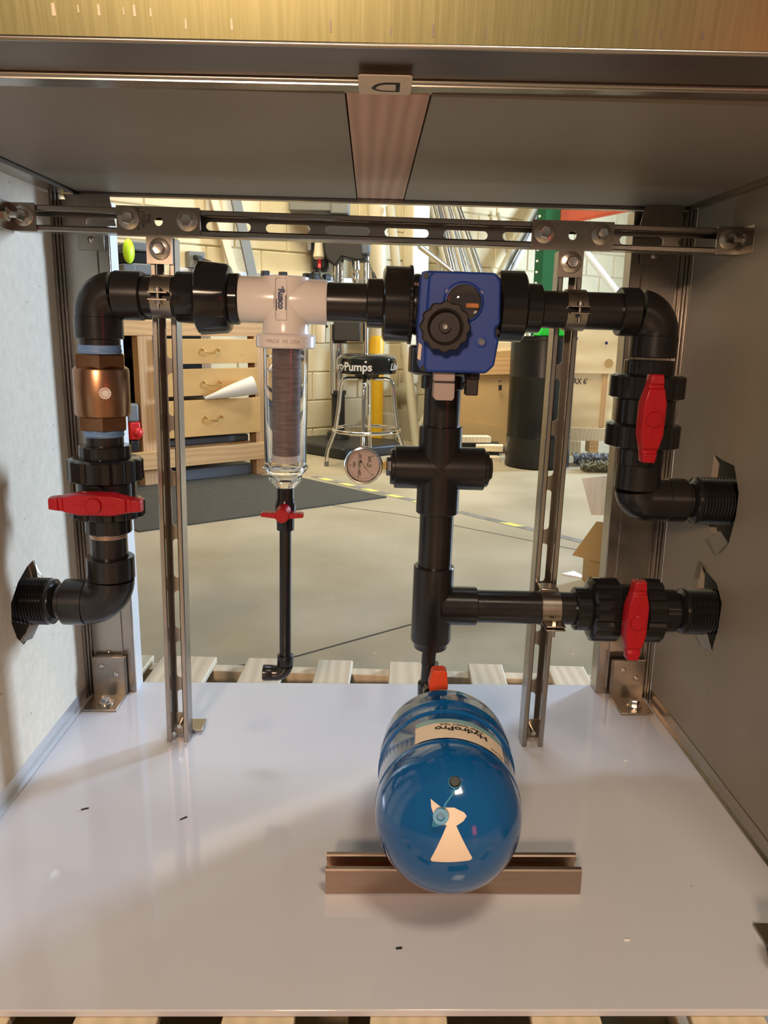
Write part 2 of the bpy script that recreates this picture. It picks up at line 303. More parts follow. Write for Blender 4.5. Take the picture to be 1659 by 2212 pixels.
# ------------------------------------------------------------------ enclosure shell
XL, XR = -0.5776, 0.6492
def panel_hole(x0, x1, y0, y1, z0, z1, hole):
    """vertical sheet with a ragged hole; hole = list of (y,z) round the opening"""
    mb = MB(); n = len(hole); cy = sum(h[0] for h in hole) / n; cz = sum(h[1] for h in hole) / n
    out = []
    for h in hole:
        dy, dz = h[0] - cy, h[1] - cz; ts = []
        if dy > 0: ts.append((y1 - cy) / dy)
        if dy < 0: ts.append((y0 - cy) / dy)
        if dz > 0: ts.append((z1 - cz) / dz)
        if dz < 0: ts.append((z0 - cz) / dz)
        t = min(ts); out.append((cy + dy * t, cz + dz * t))
    import bisect
    an = lambda p: math.atan2(p[1] - cz, p[0] - cy)
    ring = [(an(h), h, o) for h, o in zip(hole, out)]
    for cr in ((y0, z0), (y1, z0), (y1, z1), (y0, z1)): ring.append((an(cr), None, cr))
    ring.sort(key=lambda r: r[0]); m = len(ring)
    for i, r in enumerate(ring):
        if r[1] is None:
            p, q = ring[i - 1], ring[(i + 1) % m]; ring[i] = (r[0], ((p[1][0] + q[1][0]) / 2, (p[1][1] + q[1][1]) / 2), r[2])
    for x in (x0, x1):
        v = [(x, r[1][0], r[1][1]) for r in ring] + [(x, r[2][0], r[2][1]) for r in ring]
        mb.add(v, [(i, (i + 1) % m, m + (i + 1) % m, m + i) for i in range(m)])
    v = [(x0, r[1][0], r[1][1]) for r in ring] + [(x1, r[1][0], r[1][1]) for r in ring]
    mb.add(v, [(i, (i + 1) % m, m + (i + 1) % m, m + i) for i in range(m)]); return mb
hL = [(-0.008, 0.372), (0.004, 0.345), (0.010, 0.31), (0.006, 0.27), (-0.03, 0.245), (-0.075, 0.236), (-0.098, 0.258), (-0.112, 0.29), (-0.108, 0.325), (-0.075, 0.352), (-0.035, 0.368)]
hR1 = [(0.008, 0.578), (0.012, 0.52), (0.006, 0.455), (-0.03, 0.43), (-0.055, 0.412), (-0.088, 0.44), (-0.102, 0.49), (-0.103, 0.53), (-0.075, 0.572), (-0.03, 0.574)]
hR2 = [(0.020, 0.372), (0.014, 0.31), (0.004, 0.25), (-0.04, 0.232), (-0.072, 0.236), (-0.086, 0.28), (-0.089, 0.33), (-0.06, 0.358), (-0.02, 0.364)]
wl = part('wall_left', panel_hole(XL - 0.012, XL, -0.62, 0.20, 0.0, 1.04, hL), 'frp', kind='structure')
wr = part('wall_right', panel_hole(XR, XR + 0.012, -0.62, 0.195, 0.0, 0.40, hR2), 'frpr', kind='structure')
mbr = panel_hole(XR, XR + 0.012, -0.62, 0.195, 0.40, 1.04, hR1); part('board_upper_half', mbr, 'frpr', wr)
for x, s, pr in ((XL, 1, wl), (XR, -1, wr)):   # outer steel skin
    xx = x - s * 0.045
    part('outer_skin', MB().box(min(xx, xx - s * 0.002), max(xx, xx - s * 0.002), -0.64, 0.28, 0, 1.12), 'steel', pr)
def shard(pts, x, t, pr, m='foil'):
    mb = MB(); n = len(pts); v = [(x + p[2], p[0], p[1]) for p in pts] + [(x + p[2] + t, p[0], p[1]) for p in pts]
    mb.add(v, [tuple(range(n)), tuple(range(n, 2 * n))[::-1]] + [(i, (i + 1) % n, n + (i + 1) % n, n + i) for i in range(n)]); return part('torn_edge', mb, m, pr)
shard([(-0.008, 0.372, 0.001), (0.006, 0.345, 0.003), (-0.002, 0.338, 0.012), (-0.012, 0.352, 0.006)], XL, 0.001, wl)
shard([(-0.085, 0.245, 0.001), (-0.05, 0.238, 0.004), (-0.03, 0.262, 0.012), (-0.07, 0.268, 0.008)], XL, 0.001, wl)
shard([(-0.088, 0.44, -0.001), (-0.055, 0.408, -0.004), (-0.03, 0.432, -0.010), (-0.065, 0.455, -0.006)], XR, -0.001, wr)
shard([(0.020, 0.375, -0.001), (-0.005, 0.372, -0.004), (-0.012, 0.35, -0.010), (0.012, 0.345, -0.006)], XR, -0.001, wr)
shard([(-0.075, 0.234, -0.001), (-0.04, 0.228, -0.004), (-0.02, 0.25, -0.010), (-0.06, 0.262, -0.006)], XR, -0.001, wr)
K[0] = 0.0075
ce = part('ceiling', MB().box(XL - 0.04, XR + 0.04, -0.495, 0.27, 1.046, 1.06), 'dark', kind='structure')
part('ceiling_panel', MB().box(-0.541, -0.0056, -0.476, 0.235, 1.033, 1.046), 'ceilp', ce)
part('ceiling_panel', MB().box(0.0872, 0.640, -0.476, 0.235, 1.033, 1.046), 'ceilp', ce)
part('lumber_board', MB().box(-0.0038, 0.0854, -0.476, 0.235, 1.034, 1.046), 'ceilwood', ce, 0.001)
K[0] = 0.0
part('trim_1', MB().box(XL, -0.541, -0.60, 0.225, 1.030, 1.046), 'steely', kind='structure')
part('trim_2', MB().box(0.637, XR, -0.60, 0.225, 1.018, 1.040), 'steely', kind='structure')
part('trim_3', MB().box(XL, XL + 0.002, -0.61, 0.19, 0.001, 0.030).box(XL, XL + 0.010, -0.61, 0.19, 0.001, 0.0025), 'aluy', kind='structure')
part('trim_4', MB().box(XR - 0.002, XR, -0.61, 0.19, 0.001, 0.032).box(XR - 0.006, XR, -0.61, 0.19, 0.001, 0.0025), 'steely', kind='structure')
# rear top rail
K[0] = 0.0085
part('trim_5', MB().box(-0.60, 0.67, 0.242, 0.262, 1.0272, 1.060), 'steelh', kind='structure')
K[0] = 0.0
# header: fascia sheet, rolled lips, sloped band, underside strip
hd = thing('header_rail', 'wide stainless steel header rail across the top front of the enclosure, scuffed brushed face', 'rail', (0.03, -0.55, 1.033))
part('fascia_sheet', MB().prism([(-0.560, 1.0565), (-0.612, 1.30), (-0.610, 1.30), (-0.558, 1.0565)], (0, 0, 0), (0, 1, 0), (0, 0, 1), (1, 0, 0), -0.66, 0.74), 'fascia', hd)
def fmark(x, z, w, h, m):
    y = -0.5600 - (z - 1.0565) * 0.2135 - 0.0004
    return MB().add([(x - w, y, z), (x + w, y, z), (x + w * .7, y - h * 0.2135, z + h), (x - w * .8, y - h * 0.2135, z + h)], [(0, 1, 2, 3)])
mk = MB(); mk2 = MB()
for x_, z_, w_, h_ in ((-0.270, 1.072, 0.0020, 0.010), (-0.247, 1.075, 0.0008, 0.006), (-0.228, 1.073, 0.0014, 0.009), (-0.205, 1.074, 0.0007, 0.006), (-0.195, 1.073, 0.0015, 0.009), (-0.180, 1.073, 0.0010, 0.007), (-0.148, 1.064, 0.0010, 0.008), (-0.105, 1.064, 0.0012, 0.009)): q_ = fmark(x_, z_, w_, h_, 0); mk.add(q_.v, q_.f)
for x_, z_, w_, h_ in ((-0.012, 1.064, 0.0010, 0.010), (0.045, 1.062, 0.0006, 0.007), (0.085, 1.062, 0.0013, 0.010), (0.135, 1.062, 0.0010, 0.010), (0.225, 1.064, 0.0012, 0.010), (0.278, 1.064, 0.0008, 0.008), (0.302, 1.065, 0.0008, 0.008), (0.342, 1.065, 0.0014, 0.007), (0.185, 1.066, 0.0006, 0.006)): q_ = fmark(x_, z_, w_, h_, 0); mk2.add(q_.v, q_.f)
part('pale_drips', mk, 'steelspot', hd, kind='stuff'); part('dark_drips', mk2, 'darksteel', hd, kind='stuff')
part('rolled_lip', MB().cyl((-0.66, -0.5575, 1.0545), (0.74, -0.5575, 1.0545), 0.0028, 12).cyl((-0.66, -0.557, 1.0600), (0.74, -0.557, 1.0600), 0.0032, 12), 'steelh', hd)
part('dark_band', MB().prism([(-0.556, 1.0530), (-0.5035, 1.0405), (-0.503, 1.0425), (-0.554, 1.0550)], (0, 0, 0), (0, 1, 0), (0, 0, 1), (1, 0, 0), -0.66, 0.74), 'darksteel', hd)  # dark reflection is put into the band's colour and slope
part('rolled_lip', MB().cyl((-0.66, -0.5035, 1.0385), (0.74, -0.5035, 1.0385), 0.0024, 12), 'steelh', hd)
part('underside_strip', MB().box(-0.66, 0.74, -0.503, -0.474, 1.0345, 1.0365), 'steelh', hd)
lab = thing('letter_label', 'pale rounded label with an upside-down black letter D on the header', 'label', (0.041, -0.505, 1.036))
def rrect(x0, x1, y0, y1, r, n=4):
    o = []
    for cx, cy, a0 in ((x1 - r, y1 - r, 0), (x0 + r, y1 - r, 90), (x0 + r, y0 + r, 180), (x1 - r, y0 + r, 270)):
        for k in range(n + 1): t = R(a0 + 90 * k / n); o.append((cx + r * cos(t), cy + r * sin(t)))
    return o
dU = Vector((0, -0.0525, 0.0125)).normalized(); nU = Vector((0, -0.0125, -0.0525)).normalized()
O1 = Vector((0, -0.5050, 1.0334))
part('label_card', MB().prism([(0.0135, 0), (0.0680, 0), (0.0680, 0.0195), (0.0655, 0.0215), (0.0160, 0.0215), (0.0135, 0.0195)], O1, (1, 0, 0), dU, nU, 0.0, 0.0006), 'cream', lab)
part('label_fold', MB().prism([(0.0137, 0), (0.0680, 0), (0.0677, -0.025), (0.0655, -0.027), (0.0160, -0.027), (0.0139, -0.025)], O1, (1, 0, 0), (0, -1, 0), (0, 0, -1), 0.0, 0.0006), 'cream', lab)
def dmap(x, y):   # letter D turned half round, wrapped over the fold
    X = 0.0415 - x; Y = 0.0 - y * 0.78 - 0.0035
    d = dU if Y >= 0 else Vector((0, -1, 0)); n_ = nU if Y >= 0 else Vector((0, 0, -1)); p = O1 + d * Y + n_ * 0.0009; return (X, p.y, p.z)
def dshape():
    mb = MB(); o = []; i = []
    hw, hh, th = 0.0145, 0.0155, 0.0042
    for k in range(13):
        t = -pi / 2 + pi * k / 12; o.append((-hw + 2 * hw * (0.42 + 0.58 * cos(t)), hh * sin(t))); i.append((-hw + th + (2 * hw - 2 * th) * (0.42 + 0.58 * cos(t)), (hh - th) * sin(t)))
    o = [(-hw, -hh)] + o + [(-hw, hh - 2 * hh * k / 12) for k in range(12)]; i = [(-hw + th, -(hh - th))] + i + [(-hw + th, (hh - th) * (1 - k / 6)) for k in range(12)]
    n = len(o); pts = [dmap(*p) for p in o + i]; return mb.add(pts, [(k, (k + 1) % n, n + (k + 1) % n, n + k) for k in range(n)])
part('letter', dshape(), 'ink', lab, label='black upside-down letter D')

# corner posts
def post(side):
    s = 1 if side == 'L' else -1; X = XL if s == 1 else XR
    nm = 'left' if s == 1 else 'right'
    t = thing('corner_post', f'stainless steel corner post behind the {nm} wall panel of the enclosure', 'post', (X + s * 0.05, 0.24, 0.0))
    y0 = 0.225 if s == 1 else 0.235; e = X + s * (0.098 if s == 1 else 0.108)
    xs = lambda a, b: (min(a, b), max(a, b))
    x0, x1 = xs(X, e); part('post_channel', MB().box(x0, x1, y0, y0 + 0.045, 0.0, 1.02), 'steel', t, 0.002)
    x0, x1 = xs(X + s * 0.012, e - s * 0.022); part('face_panel', MB().box(x0, x1, y0 - 0.004, y0 + 0.001, 0.0, 1.02), 'steel', t, 0.001)
    for d0, d1, yy in ((0.0, 0.004, 0.196), (0.0045, 0.008, 0.206), (0.0085, 0.012, 0.214)):
        x0, x1 = xs(X + s * d0, X + s * d1); part('edge_strip', MB().box(x0, x1, yy, y0, 0.0, 1.03), 'steel', t, 0.0006)
    if s == 1:
        part('daylit_side', MB().box(e - 0.001, e + 0.0015, y0 + 0.004, y0 + 0.05, 0.0, 1.02), 'alu', t, label='bright side face')  # daylight falling on this post face is put into a paler metal
    return t
post('L'); post('R')
def angle_bracket(side):
    s = 1 if side == 'L' else -1; nm = 'left' if s == 1 else 'right'
    x0, x1 = (-0.565, -0.4945) if s == 1 else (0.5665, 0.6365)
    t = thing('angle_bracket', f'polished steel angle bracket bolting the {nm} corner post to the white base', 'bracket', ((x0 + x1) / 2, 0.17, 0.0))
    part('foot_plate', MB().box(x0, x1, 0.132, 0.210, 0.0, 0.005), 'steelplate', t, 0.0008)
    part('upright_plate', MB().box(x0 + 0.001, x1 - 0.001, 0.203, 0.208, 0.004, 0.092), 'steelplate', t, 0.0008)
    part('spacer', MB().box(x0, x1, 0.208, 0.2200, 0.004, 0.088), 'steelplate', t)
    bolt(t, ((x0 + x1) / 2 + 0.004, 0.165, 0.005), (0, 0, 1), 0.0098, 0.012, 0.015)
    for dx, dz in ((-0.014, 0.071), (0.016, 0.052)):
        c = ((x0 + x1) / 2 + dx, 0.203, dz)
        q = part('rivet', MB().lathe(c, (0, -1, 0), [(0, 0.0065), (0.0016, 0.0060), (0.003, 0.004), (0.003, 0.002), (0.0015, 0.0015), (0.0015, 0)], 20), 'zinc', t)
    part('screw_head', MB().sphere(((x0 + x1) / 2 - 0.001 * s, 0.219, 0.0975), 0.0045, 12), 'zinc', t)
angle_bracket('L'); angle_bracket('R')
for x0, x1, z0, z1, yy, nm in ((-0.536, -0.486, 0.928, 0.963, 0.221, 'left'), (0.557, 0.610, 0.922, 0.947, 0.231, 'right')):
    t = thing('clip_plate', f'small riveted steel plate near the top of the {nm} corner post', 'plate', ((x0 + x1) / 2, yy, z0))
    part('plate', MB().box(x0, x1, yy - 0.003, yy, z0, z1), 'steelplate', t, 0.0006)
    part('rivet', MB().sphere(((x0 + x1) / 2, yy - 0.0035, (z0 + z1) / 2 + 0.002), 0.0065, 16, (1, .6, 1)), 'zinc', t)
# gusset plates seen above the cross rail
for s, x0, x1, nm in ((1, -0.556, -0.470, 'left'), (-1, 0.632, 0.553, 'right')):
    solo('gusset_plate', MB().prism([(x0, 1.028), (x1, 1.028), (x1 + s * 0.010, 0.972), (x0 + s * 0.020, 0.972)], (0, 0, 0), (1, 0, 0), (0, 0, 1), (0, 1, 0), 0.212, 0.215), 'steelplate', f'grey gusset plate under the ceiling at the {nm} rear corner', 'plate', (x0, 0.213, 1.0))

# base sheet and the front corner bracket
base = part('base_panel', MB().box(-0.60, 0.67, -0.611, 0.278, -0.010, 0.0), 'hdpe', bevel=0.0015, loc=(0.03, -0.16, 0.0)); base['label'] = 'glossy white plastic base sheet forming the floor of the enclosure'; base['category'] = 'base'
t = thing('front_bracket', 'dark steel bracket corner at the right front edge of the white base', 'bracket', (0.60, -0.52, 0.0))
part('foot_plate', MB().prism([(0.5625, -0.473), (0.648, -0.473), (0.648, -0.56), (0.5625, -0.515)], (0, 0, 0), (1, 0, 0), (0, 1, 0), (0, 0, 1), 0.0005, 0.0045), 'steelplate', t, 0.0006)
part('upright_plate', MB().prism([(0.5560, -0.530), (0.5480, -0.556), (0.648, -0.575), (0.648, -0.530)], (0, 0, 0), (1, 0, 0), (0, 1, 0), (0, 0, 1), 0.0, 0.055), 'steelplate', t, 0.0006)

# pallet, slightly turned
pal = thing('wooden_pallet', 'weathered wooden pallet under the white base sheet, board ends showing behind it', 'pallet', (0.03, -0.1, FZ))
def PLT(x, y, z): return (x - 0.045 * (0.43 - y) * 1.0 + 0.0, y + 0.0 - 0.045 * (x), z)
def pbox(mb, x0, x1, y0, y1, z0, z1):
    v = [PLT(x, y, z) for z in (z0, z1) for y in (y0, y1) for x in (x0, x1)]
    return mb.add(v, [(0, 2, 3, 1), (4, 5, 7, 6), (0, 1, 5, 4), (2, 6, 7, 3), (0, 4, 6, 2), (1, 3, 7, 5)])
for x0, x1 in ((-0.60, -0.50), (-0.478, -0.343), (-0.266, -0.168), (-0.092, -0.006), (0.084, 0.176), (0.277, 0.361), (0.470, 0.560), (0.60, 0.70)):
    part('deck_board', pbox(MB(), x0, x1, -0.72, 0.430, -0.027, -0.0105), 'pallet', pal, 0.003)
part('stringer', pbox(MB(), -0.62, 0.70, 0.385, 0.422, -0.125, -0.028), 'pallet', pal, 0.002)
part('stringer', pbox(MB(), -0.62, 0.70, -0.14, -0.10, -0.125, -0.028), 'pallet', pal, 0.002)
part('stringer', pbox(MB(), -0.62, 0.70, -0.715, -0.675, -0.125, -0.028), 'pallet', pal, 0.002)
for x0 in (-0.55, -0.05, 0.50): part('bottom_board', pbox(MB(), x0, x0 + 0.1, -0.72, 0.43, FZ + 0.001, -0.126), 'pallet', pal, 0.002)

# ------------------------------------------------------------------ strut racking (slanted a touch with everything bolted to it)
K[0] = 0.015
def channel(parent, O, S, Wd, Dp, L, slots, sl=0.076, m='steel', flip=1):
    """slotted C channel: S along, Wd across, Dp depth (open side at 0, web at .0413)"""
    hw = 0.0207; half = [(.007, .0413), (.0187, .0413), (.0207, .0393), (.0207, .002), (.0190, 0), (.0130, 0), (.0112, .002), (.0112, .0085), (.0136, .0085), (.0136, .0028), (.0180, .0028), (.0180, .0387), (.007, .0387)]
    mb = MB(); S = Vector(S)
    mb.prism(half, O, Wd, Dp, S, 0, L); mb.prism([(-a, b) for a, b in half], O, Wd, Dp, S, 0, L)
    r = 0.007; cur = 0.0; ends = []
    cuts = [(c - sl / 2, c + sl / 2) for c in slots if c + sl / 2 > 0 and c - sl / 2 < L]
    def arc(c, sgn): return [(c + sgn * r * cos(t), r * sin(t)) for t in [pi / 2 - pi * k / 8 for k in range(9)]]
    segs = []; prev = None
    for a, b in cuts + [(L, None)]:
        s0 = prev; s1 = a
        if (s1 if s1 < L else L) <= 0: prev = b; continue
        poly = []
        poly += [(0.0, r), (0.0, -r)][::-1] if s0 is None else [(s0 - r + r * sin(t), -r * cos(t)) for t in [pi * k / 8 for k in range(9)]][::1]
        if a >= L: poly += [(L, r), (L, -r)] if s0 is None or True else []
        else: poly += [(s1 + r - r * sin(t), r * cos(t)) for t in [pi * k / 8 for k in range(9)]]
        segs.append(poly); prev = b
        if b is None or b > L: break
    for poly in segs: mb.prism(poly, Vector(O) + Vector(Dp) * 0.0, S, Wd, Dp, .0387, .0413)
    return part('channel', mb, m, parent)
ZB = 0.9517
cb = thing('cross_channel', 'horizontal slotted steel strut channel spanning the enclosure near the top', 'strut', (0.03, 0.02, ZB))
channel(cb, (-0.574, 0.0, ZB), (1, 0, 0), (0, 0, 1), (0, 1, 0), 1.217, [-0.0129 - 0.0068 + 0.1016 * i + 0.574 for i in range(-6, 7)], m='steelh')
for xs, z0, nm in ((-0.3275, 0.155, 'left'), (0.3605, 0.165, 'right')):
    t = thing('upright_channel', f'vertical slotted steel strut channel, the {nm} one, standing on the white base', 'strut', (xs, 0.02, 0.0))
    channel(t, (xs, 0.0, 0.001), (0, 0, 1), (1, 0, 0), (0, 1, 0), 0.926, [z0 + 0.1016 * i for i in range(-1, 9)])
    part('foot_plate', MB().box(xs - 0.014, xs + 0.038, 0.043, 0.088, 0.0, 0.005), 'steelplate', t, 0.0006)
    part('foot_upright', MB().box(xs - 0.012, xs + 0.018, 0.036, 0.0385, 0.0, 0.045), 'steelplate', t)
    part('threaded_stud', MB().cyl((xs + 0.002, 0.038, 0.030), (xs + 0.002, 0.008, 0.030), 0.0045, 12), 'zinc', t)
def tplate(xc, nm):
    t = thing('tee_plate', f'steel T-shaped fitting plate with three hex bolts joining cross channel to the {nm} upright', 'plate', (xc, -0.003, 0.93))
    zt, zb, hs = ZB + 0.0232, ZB - 0.0232, 0.0212
    poly = [(-0.0685, zt), (0.0685, zt), (0.0685, zb), (hs, zb), (hs, 0.8845), (-hs, 0.8845), (-hs, zb), (-0.0685, zb)]
    # plate built as pieces round its open hole
    mb = MB(); rr = 0.0072; A = (1, 0, 0); B = (0, 0, 1); Dp = (0, 1, 0); O = (xc, 0, 0)
    mb.prism([(-0.0685, zt), (-0.014, zt), (-0.014, zb), (-0.0685, zb)], O, A, B, Dp, -0.006, 0)
    mb.prism([(0.014, zt), (0.0685, zt), (0.0685, zb), (0.014, zb)], O, A, B, Dp, -0.006, 0)
    mb.prism([(-hs, zb), (hs, zb), (hs, 0.8845), (-hs, 0.8845)], O, A, B, Dp, -0.006, 0)
    arc = [(rr * cos(pi * k / 12), ZB + rr * sin(pi * k / 12)) for k in range(13)]
    mb.prism([(0.014, ZB), (0.014, zt), (-0.014, zt), (-0.014, ZB)] + arc[::-1], O, A, B, Dp, -0.006, 0)
    mb.prism([(0.014, ZB), (0.014, zb), (-0.014, zb), (-0.014, ZB)] + [(x, 2 * ZB - z) for x, z in arc[::-1]], O, A, B, Dp, -0.006, 0)
    part('plate', mb, 'steelplate', t)
    for i, (dx, z) in enumerate(((-0.048, ZB + 0.003), (0.048, ZB + 0.003), (0.001, 0.9085))): bolt(t, (xc + dx, -0.006, z), (0, -1, 0), 0.0107, 0.009, 0.0175, rot=0.2 + i * 0.9)
    return t
t = tplate(-0.3305, 'left')
if True:
    def smap(x, y): return (-0.355 + y, -0.0063, ZB + 0.003 - x)
    part('stamp', text_mb('FNL\n1TSS04\n304C2NA', 0.0088, smap), 'brown', t, label='small stamped lettering')
tplate(0.3578, 'right')
# end brackets of the cross channel
for s, X, nm in ((1, XL + 0.001, 'left'), (-1, XR - 0.003, 'right')):
    t = thing('wall_bracket', f'bolted angle bracket fixing the {nm} end of the cross channel to the side wall', 'bracket', (X + s * 0.02, -0.003, ZB - 0.02))
    x0, x1 = min(X, X + s * 0.045), max(X, X + s * 0.045)
    part('face_plate', MB().box(x0, x1, -0.006, 0.0, ZB - 0.0225, ZB + 0.0225), 'steelplate', t, 0.0008)
    x0, x1 = min(X, X + s * 0.005), max(X, X + s * 0.005)
    part('wall_plate', MB().box(x0, x1, -0.052, -0.004, ZB - 0.0225, ZB + 0.0225), 'steelplate', t, 0.0008)
    bolt(t, (X + s * 0.026, -0.006, ZB + 0.002), (0, -1, 0), 0.0105, 0.009, 0.0165)
    part('wall_bolt', MB().cyl((X + s * 0.004, -0.032, ZB), (X + s * 0.026, -0.032, ZB), 0.0052, 12).hexa((X + s * 0.005, -0.032, ZB), (s, 0, 0), 0.0105, 0.009), 'zinc', t)

# ------------------------------------------------------------------ pipework
YP = -0.035; ZA = 0.831; XLc = -0.427; XF = -0.1170; XC = 0.1497; XRc = 0.4990
def elbow(label, P, c, Q, r, hub, hl1, hl2, m='pvc', name='pipe_elbow'):
    """P,Q: open ends; c: corner; hub radius; hl: hub lengths"""
    P, c, Q = Vector(P), Vector(c), Vector(Q); d1 = (P - c).normalized(); d2 = (Q - c).normalized()
    t = thing(name, label, 'elbow', tuple(c))
    rad = min((P - c).length - hl1, (Q - c).length - hl2); cen = c + d1 * rad + d2 * rad
    path = [P - d1 * hl1]
    for k in range(13):
        a = pi / 2 * k / 12; path.append(cen - d2 * rad * cos(a) - d1 * rad * sin(a))
    path.append(Q - d2 * hl2)
    path = [p for i, p in enumerate(path) if i == 0 or (p - path[i - 1]).length > 1e-4]
    part('bend', MB().tube(path, hub * 0.965, 32), m, t)
    for p, d, hl in ((P, d1, hl1), (Q, d2, hl2)):
        part('socket', MB().lathe(p - d * hl, d, [(0, hub * .96), (0.001, hub), (hl - 0.0015, hub), (hl, hub - 0.0015), (hl, r), (hl - 0.004, r)], 36), m, t)
    return t
def pipe(label, p, q, r, m='pvc', name='pipe_length', cat='pipe'):
    p = Vector(p); q = Vector(q)
    return solo(name, MB().cyl(p, q, r, 32), m, label, cat, tuple((p + q) / 2))
AX = Vector((1, 0, 0)); AZ = Vector((0, 0, 1)); FR = Vector((0, -1, 0))
def P2(s, horiz, line): return Vector((s, YP, line)) if horiz else Vector((line, YP, s))
def nut(parent, name, O, d, L, r, m='pvc_gloss', ribs=12, rh=0.003, taper=0.0):
    return part(name, MB().lathe(O, d, [(0, r * .86), (L * .04, r * .95), (L * .10, r), (L * .90, r - taper), (L * .97, (r - taper) * .96), (L, (r - taper) * .80)], ribs=ribs, rh=rh, rt=(L * .08, L * .92)), m, parent)
def handle(parent, c, Ld, L, wd, m='red', th=0.020, neck=0.03, out=FR, boss=(0, 0)):
    c = Vector(c); Ld = Vector(Ld).normalized(); Wd = Ld.cross(out).normalized(); h = L / 2; w2 = wd / 2
    sec = [(-1, .50, .72), (-.985, .53, .85), (-.80, .62, .98), (-.775, .63, .66), (-.70, .68, .66), (-.665, .71, 1.0), (-.36, .98, 1.08)]
    sec += [(-a, b, d) for a, b, d in sec[::-1]]; v = []; fs = []
    for a, b, f in sec:
        ww = w2 * b; ft = th * .5 * f
        for q, o in ((-ww, -th * .5), (-ww, ft * .15), (-ww * .80, ft), (ww * .80, ft), (ww, ft * .15), (ww, -th * .5)): v.append(c + Ld * h * a + Wd * q + out * o)
    for i in range(len(sec) - 1):
        for k in range(6): fs.append((i * 6 + k, i * 6 + (k + 1) % 6, i * 6 + 6 + (k + 1) % 6, i * 6 + 6 + k))
    fs += [tuple(range(6)), tuple(range(len(v) - 6, len(v)))]
    hd = part('handle', MB().add(v, fs), m, parent, 0.0014)
    b = c + Ld * boss[0] + Wd * boss[1]
    part('handle_boss', MB().lathe(b + out * th * .48, out, [(0, 0.0135), (0.004, 0.0130), (0.0055, 0.0115), (0.0055, 0)], 28), m, hd)
    part('handle_rib', MB().obox(b + out * (th * .5 + 0.0005), Ld, Wd, out, h * .42, 0.0015, 0.0014), m, hd)
    g = MB()
    for k in range(7): g.obox(c + Ld * ((k - 3) * 0.0048) + Wd * (w2 * .68) + out * (th * .53), Ld, Wd, out, 0.0009, 0.0018, 0.0012)
    part('grip_marks', g, m, hd)
    part('stem', MB().cyl(c - out * neck, c - out * th * .4, 0.011, 20), m, parent); return hd

# --- top line, left part
elbow('large dark PVC elbow at the top left, turning the line down', (-0.351, YP, ZA), (XLc, YP, ZA), (XLc, YP, 0.760), 0.0325, 0.0395, 0.045, 0.036)
pipe('short dark PVC pipe under the left clamp between elbow and union', (-0.353, YP, ZA), (-0.276, YP, ZA), 0.0318)
t = thing('union_coupling', 'large black union coupling with broad ribbed nut left of the white filter', 'coupling', (-0.24, YP, ZA))
part('connector', MB().lathe((-0.296, YP, ZA), AX, [(0, 0.037), (0.002, 0.040), (0.033, 0.041), (0.036, 0.043)], ribs=14, rh=0.0008), 'pvc_gloss', t)
nut(t, 'union_nut', (-0.263, YP, ZA), AX, 0.056, 0.058, taper=0.004, ribs=10, rh=0.0015)
part('connector', MB().lathe((-0.2200, YP, ZA), AX, [(0, 0.048), (0.004, 0.048), (0.006, 0.0405), (0.026, 0.0405), (0.028, 0.0385)], ribs=16, rh=0.0008), 'pvc_gloss', t)
# --- white sediment filter
t = thing('sediment_filter', 'white tee-shaped sediment filter with clear canister hanging in the middle of the top line', 'filter', (XF, YP, 0.515))
hb = part('filter_head', MB().lathe((XF, YP, 0.777), AZ, [(0, 0.040), (0.004, 0.0385), (0.020, 0.0380), (0.060, 0.0370), (0.080, 0.0385), (0.0905, 0.0385), (0.092, 0.037), (0.092, 0)], 40), 'white', t)
part('inlet_sleeve', MB().lathe((-0.193, YP, ZA), AX, [(0, 0.0365), (0.002, 0.0375), (0.060, 0.0375)], 40), 'white', t)
part('outlet_sleeve', MB().lathe((-0.048, YP, ZA - 0.001), -AX, [(0, 0.0350), (0.002, 0.0362), (0.060, 0.0362)], 40), 'white', t)
part('collar_ring', MB().lathe((XF, YP, 0.7535), AZ, [(0, 0.040), (0.001, 0.0475), (0.003, 0.0495), (0.020, 0.0495), (0.0225, 0.0475), (0.0245, 0.040)], 48), 'white', t)
def cylmap(xc, r, z0, rot=0):
    def f(x, y): th = x / r; return (xc + r * sin(th), YP - r * cos(th), z0 + y)
    return f
rr_ = rrect(-0.0095, 0.0095, -0.033, 0.033, 0.003); ri = rrect(-0.0088, 0.0088, -0.0323, 0.0323, 0.0025); cm = cylmap(XF - 0.004, 0.0392, 0.832); cmi = cm
nrr = len(rr_); part('raised_outline', MB().add([cm(*p) for p in rr_] + [cm(*p) for p in ri], [(k, (k + 1) % nrr, nrr + (k + 1) % nrr, nrr + k) for k in range(nrr)]), 'pinkgrey', hb)
cm2 = cylmap(XF - 0.004, 0.0394, 0.8325)
lg = text_mb('Rusco', 0.0128, lambda x, y: cm2(y * 1.15, -x), bold=0.0004); 
for yy, x0, x1 in ((0.0068, -0.0125, 0.017), (-0.0062, 0.0, 0.019)):
    pass
part('logo', lg, 'navy', hb, label='dark blue maker lettering turned sideways')
lm = MB()
for a0, a1, b0, b1 in ((-0.019, -0.0135, 0.0030, 0.0040), (-0.020, -0.0135, 0.0012, 0.0022), (-0.006, 0.017, 0.0072, 0.0082), (0.0, 0.018, -0.0080, -0.0070)):
    v = [cm2(b, -a) for a, b in ((a0, b0), (a1, b0), (a1, b1), (a0, b1))]; lm.add(v, [(0, 1, 2, 3)])
part('logo_bars', lm, 'navy', hb)
rl = text_mb('MADE  IN  USA', 0.0085, cylmap(XF, 0.0500, 0.7655)); part('cast_lettering', rl, 'pinkgrey', hb)
ro, rin = 0.0380, 0.0350
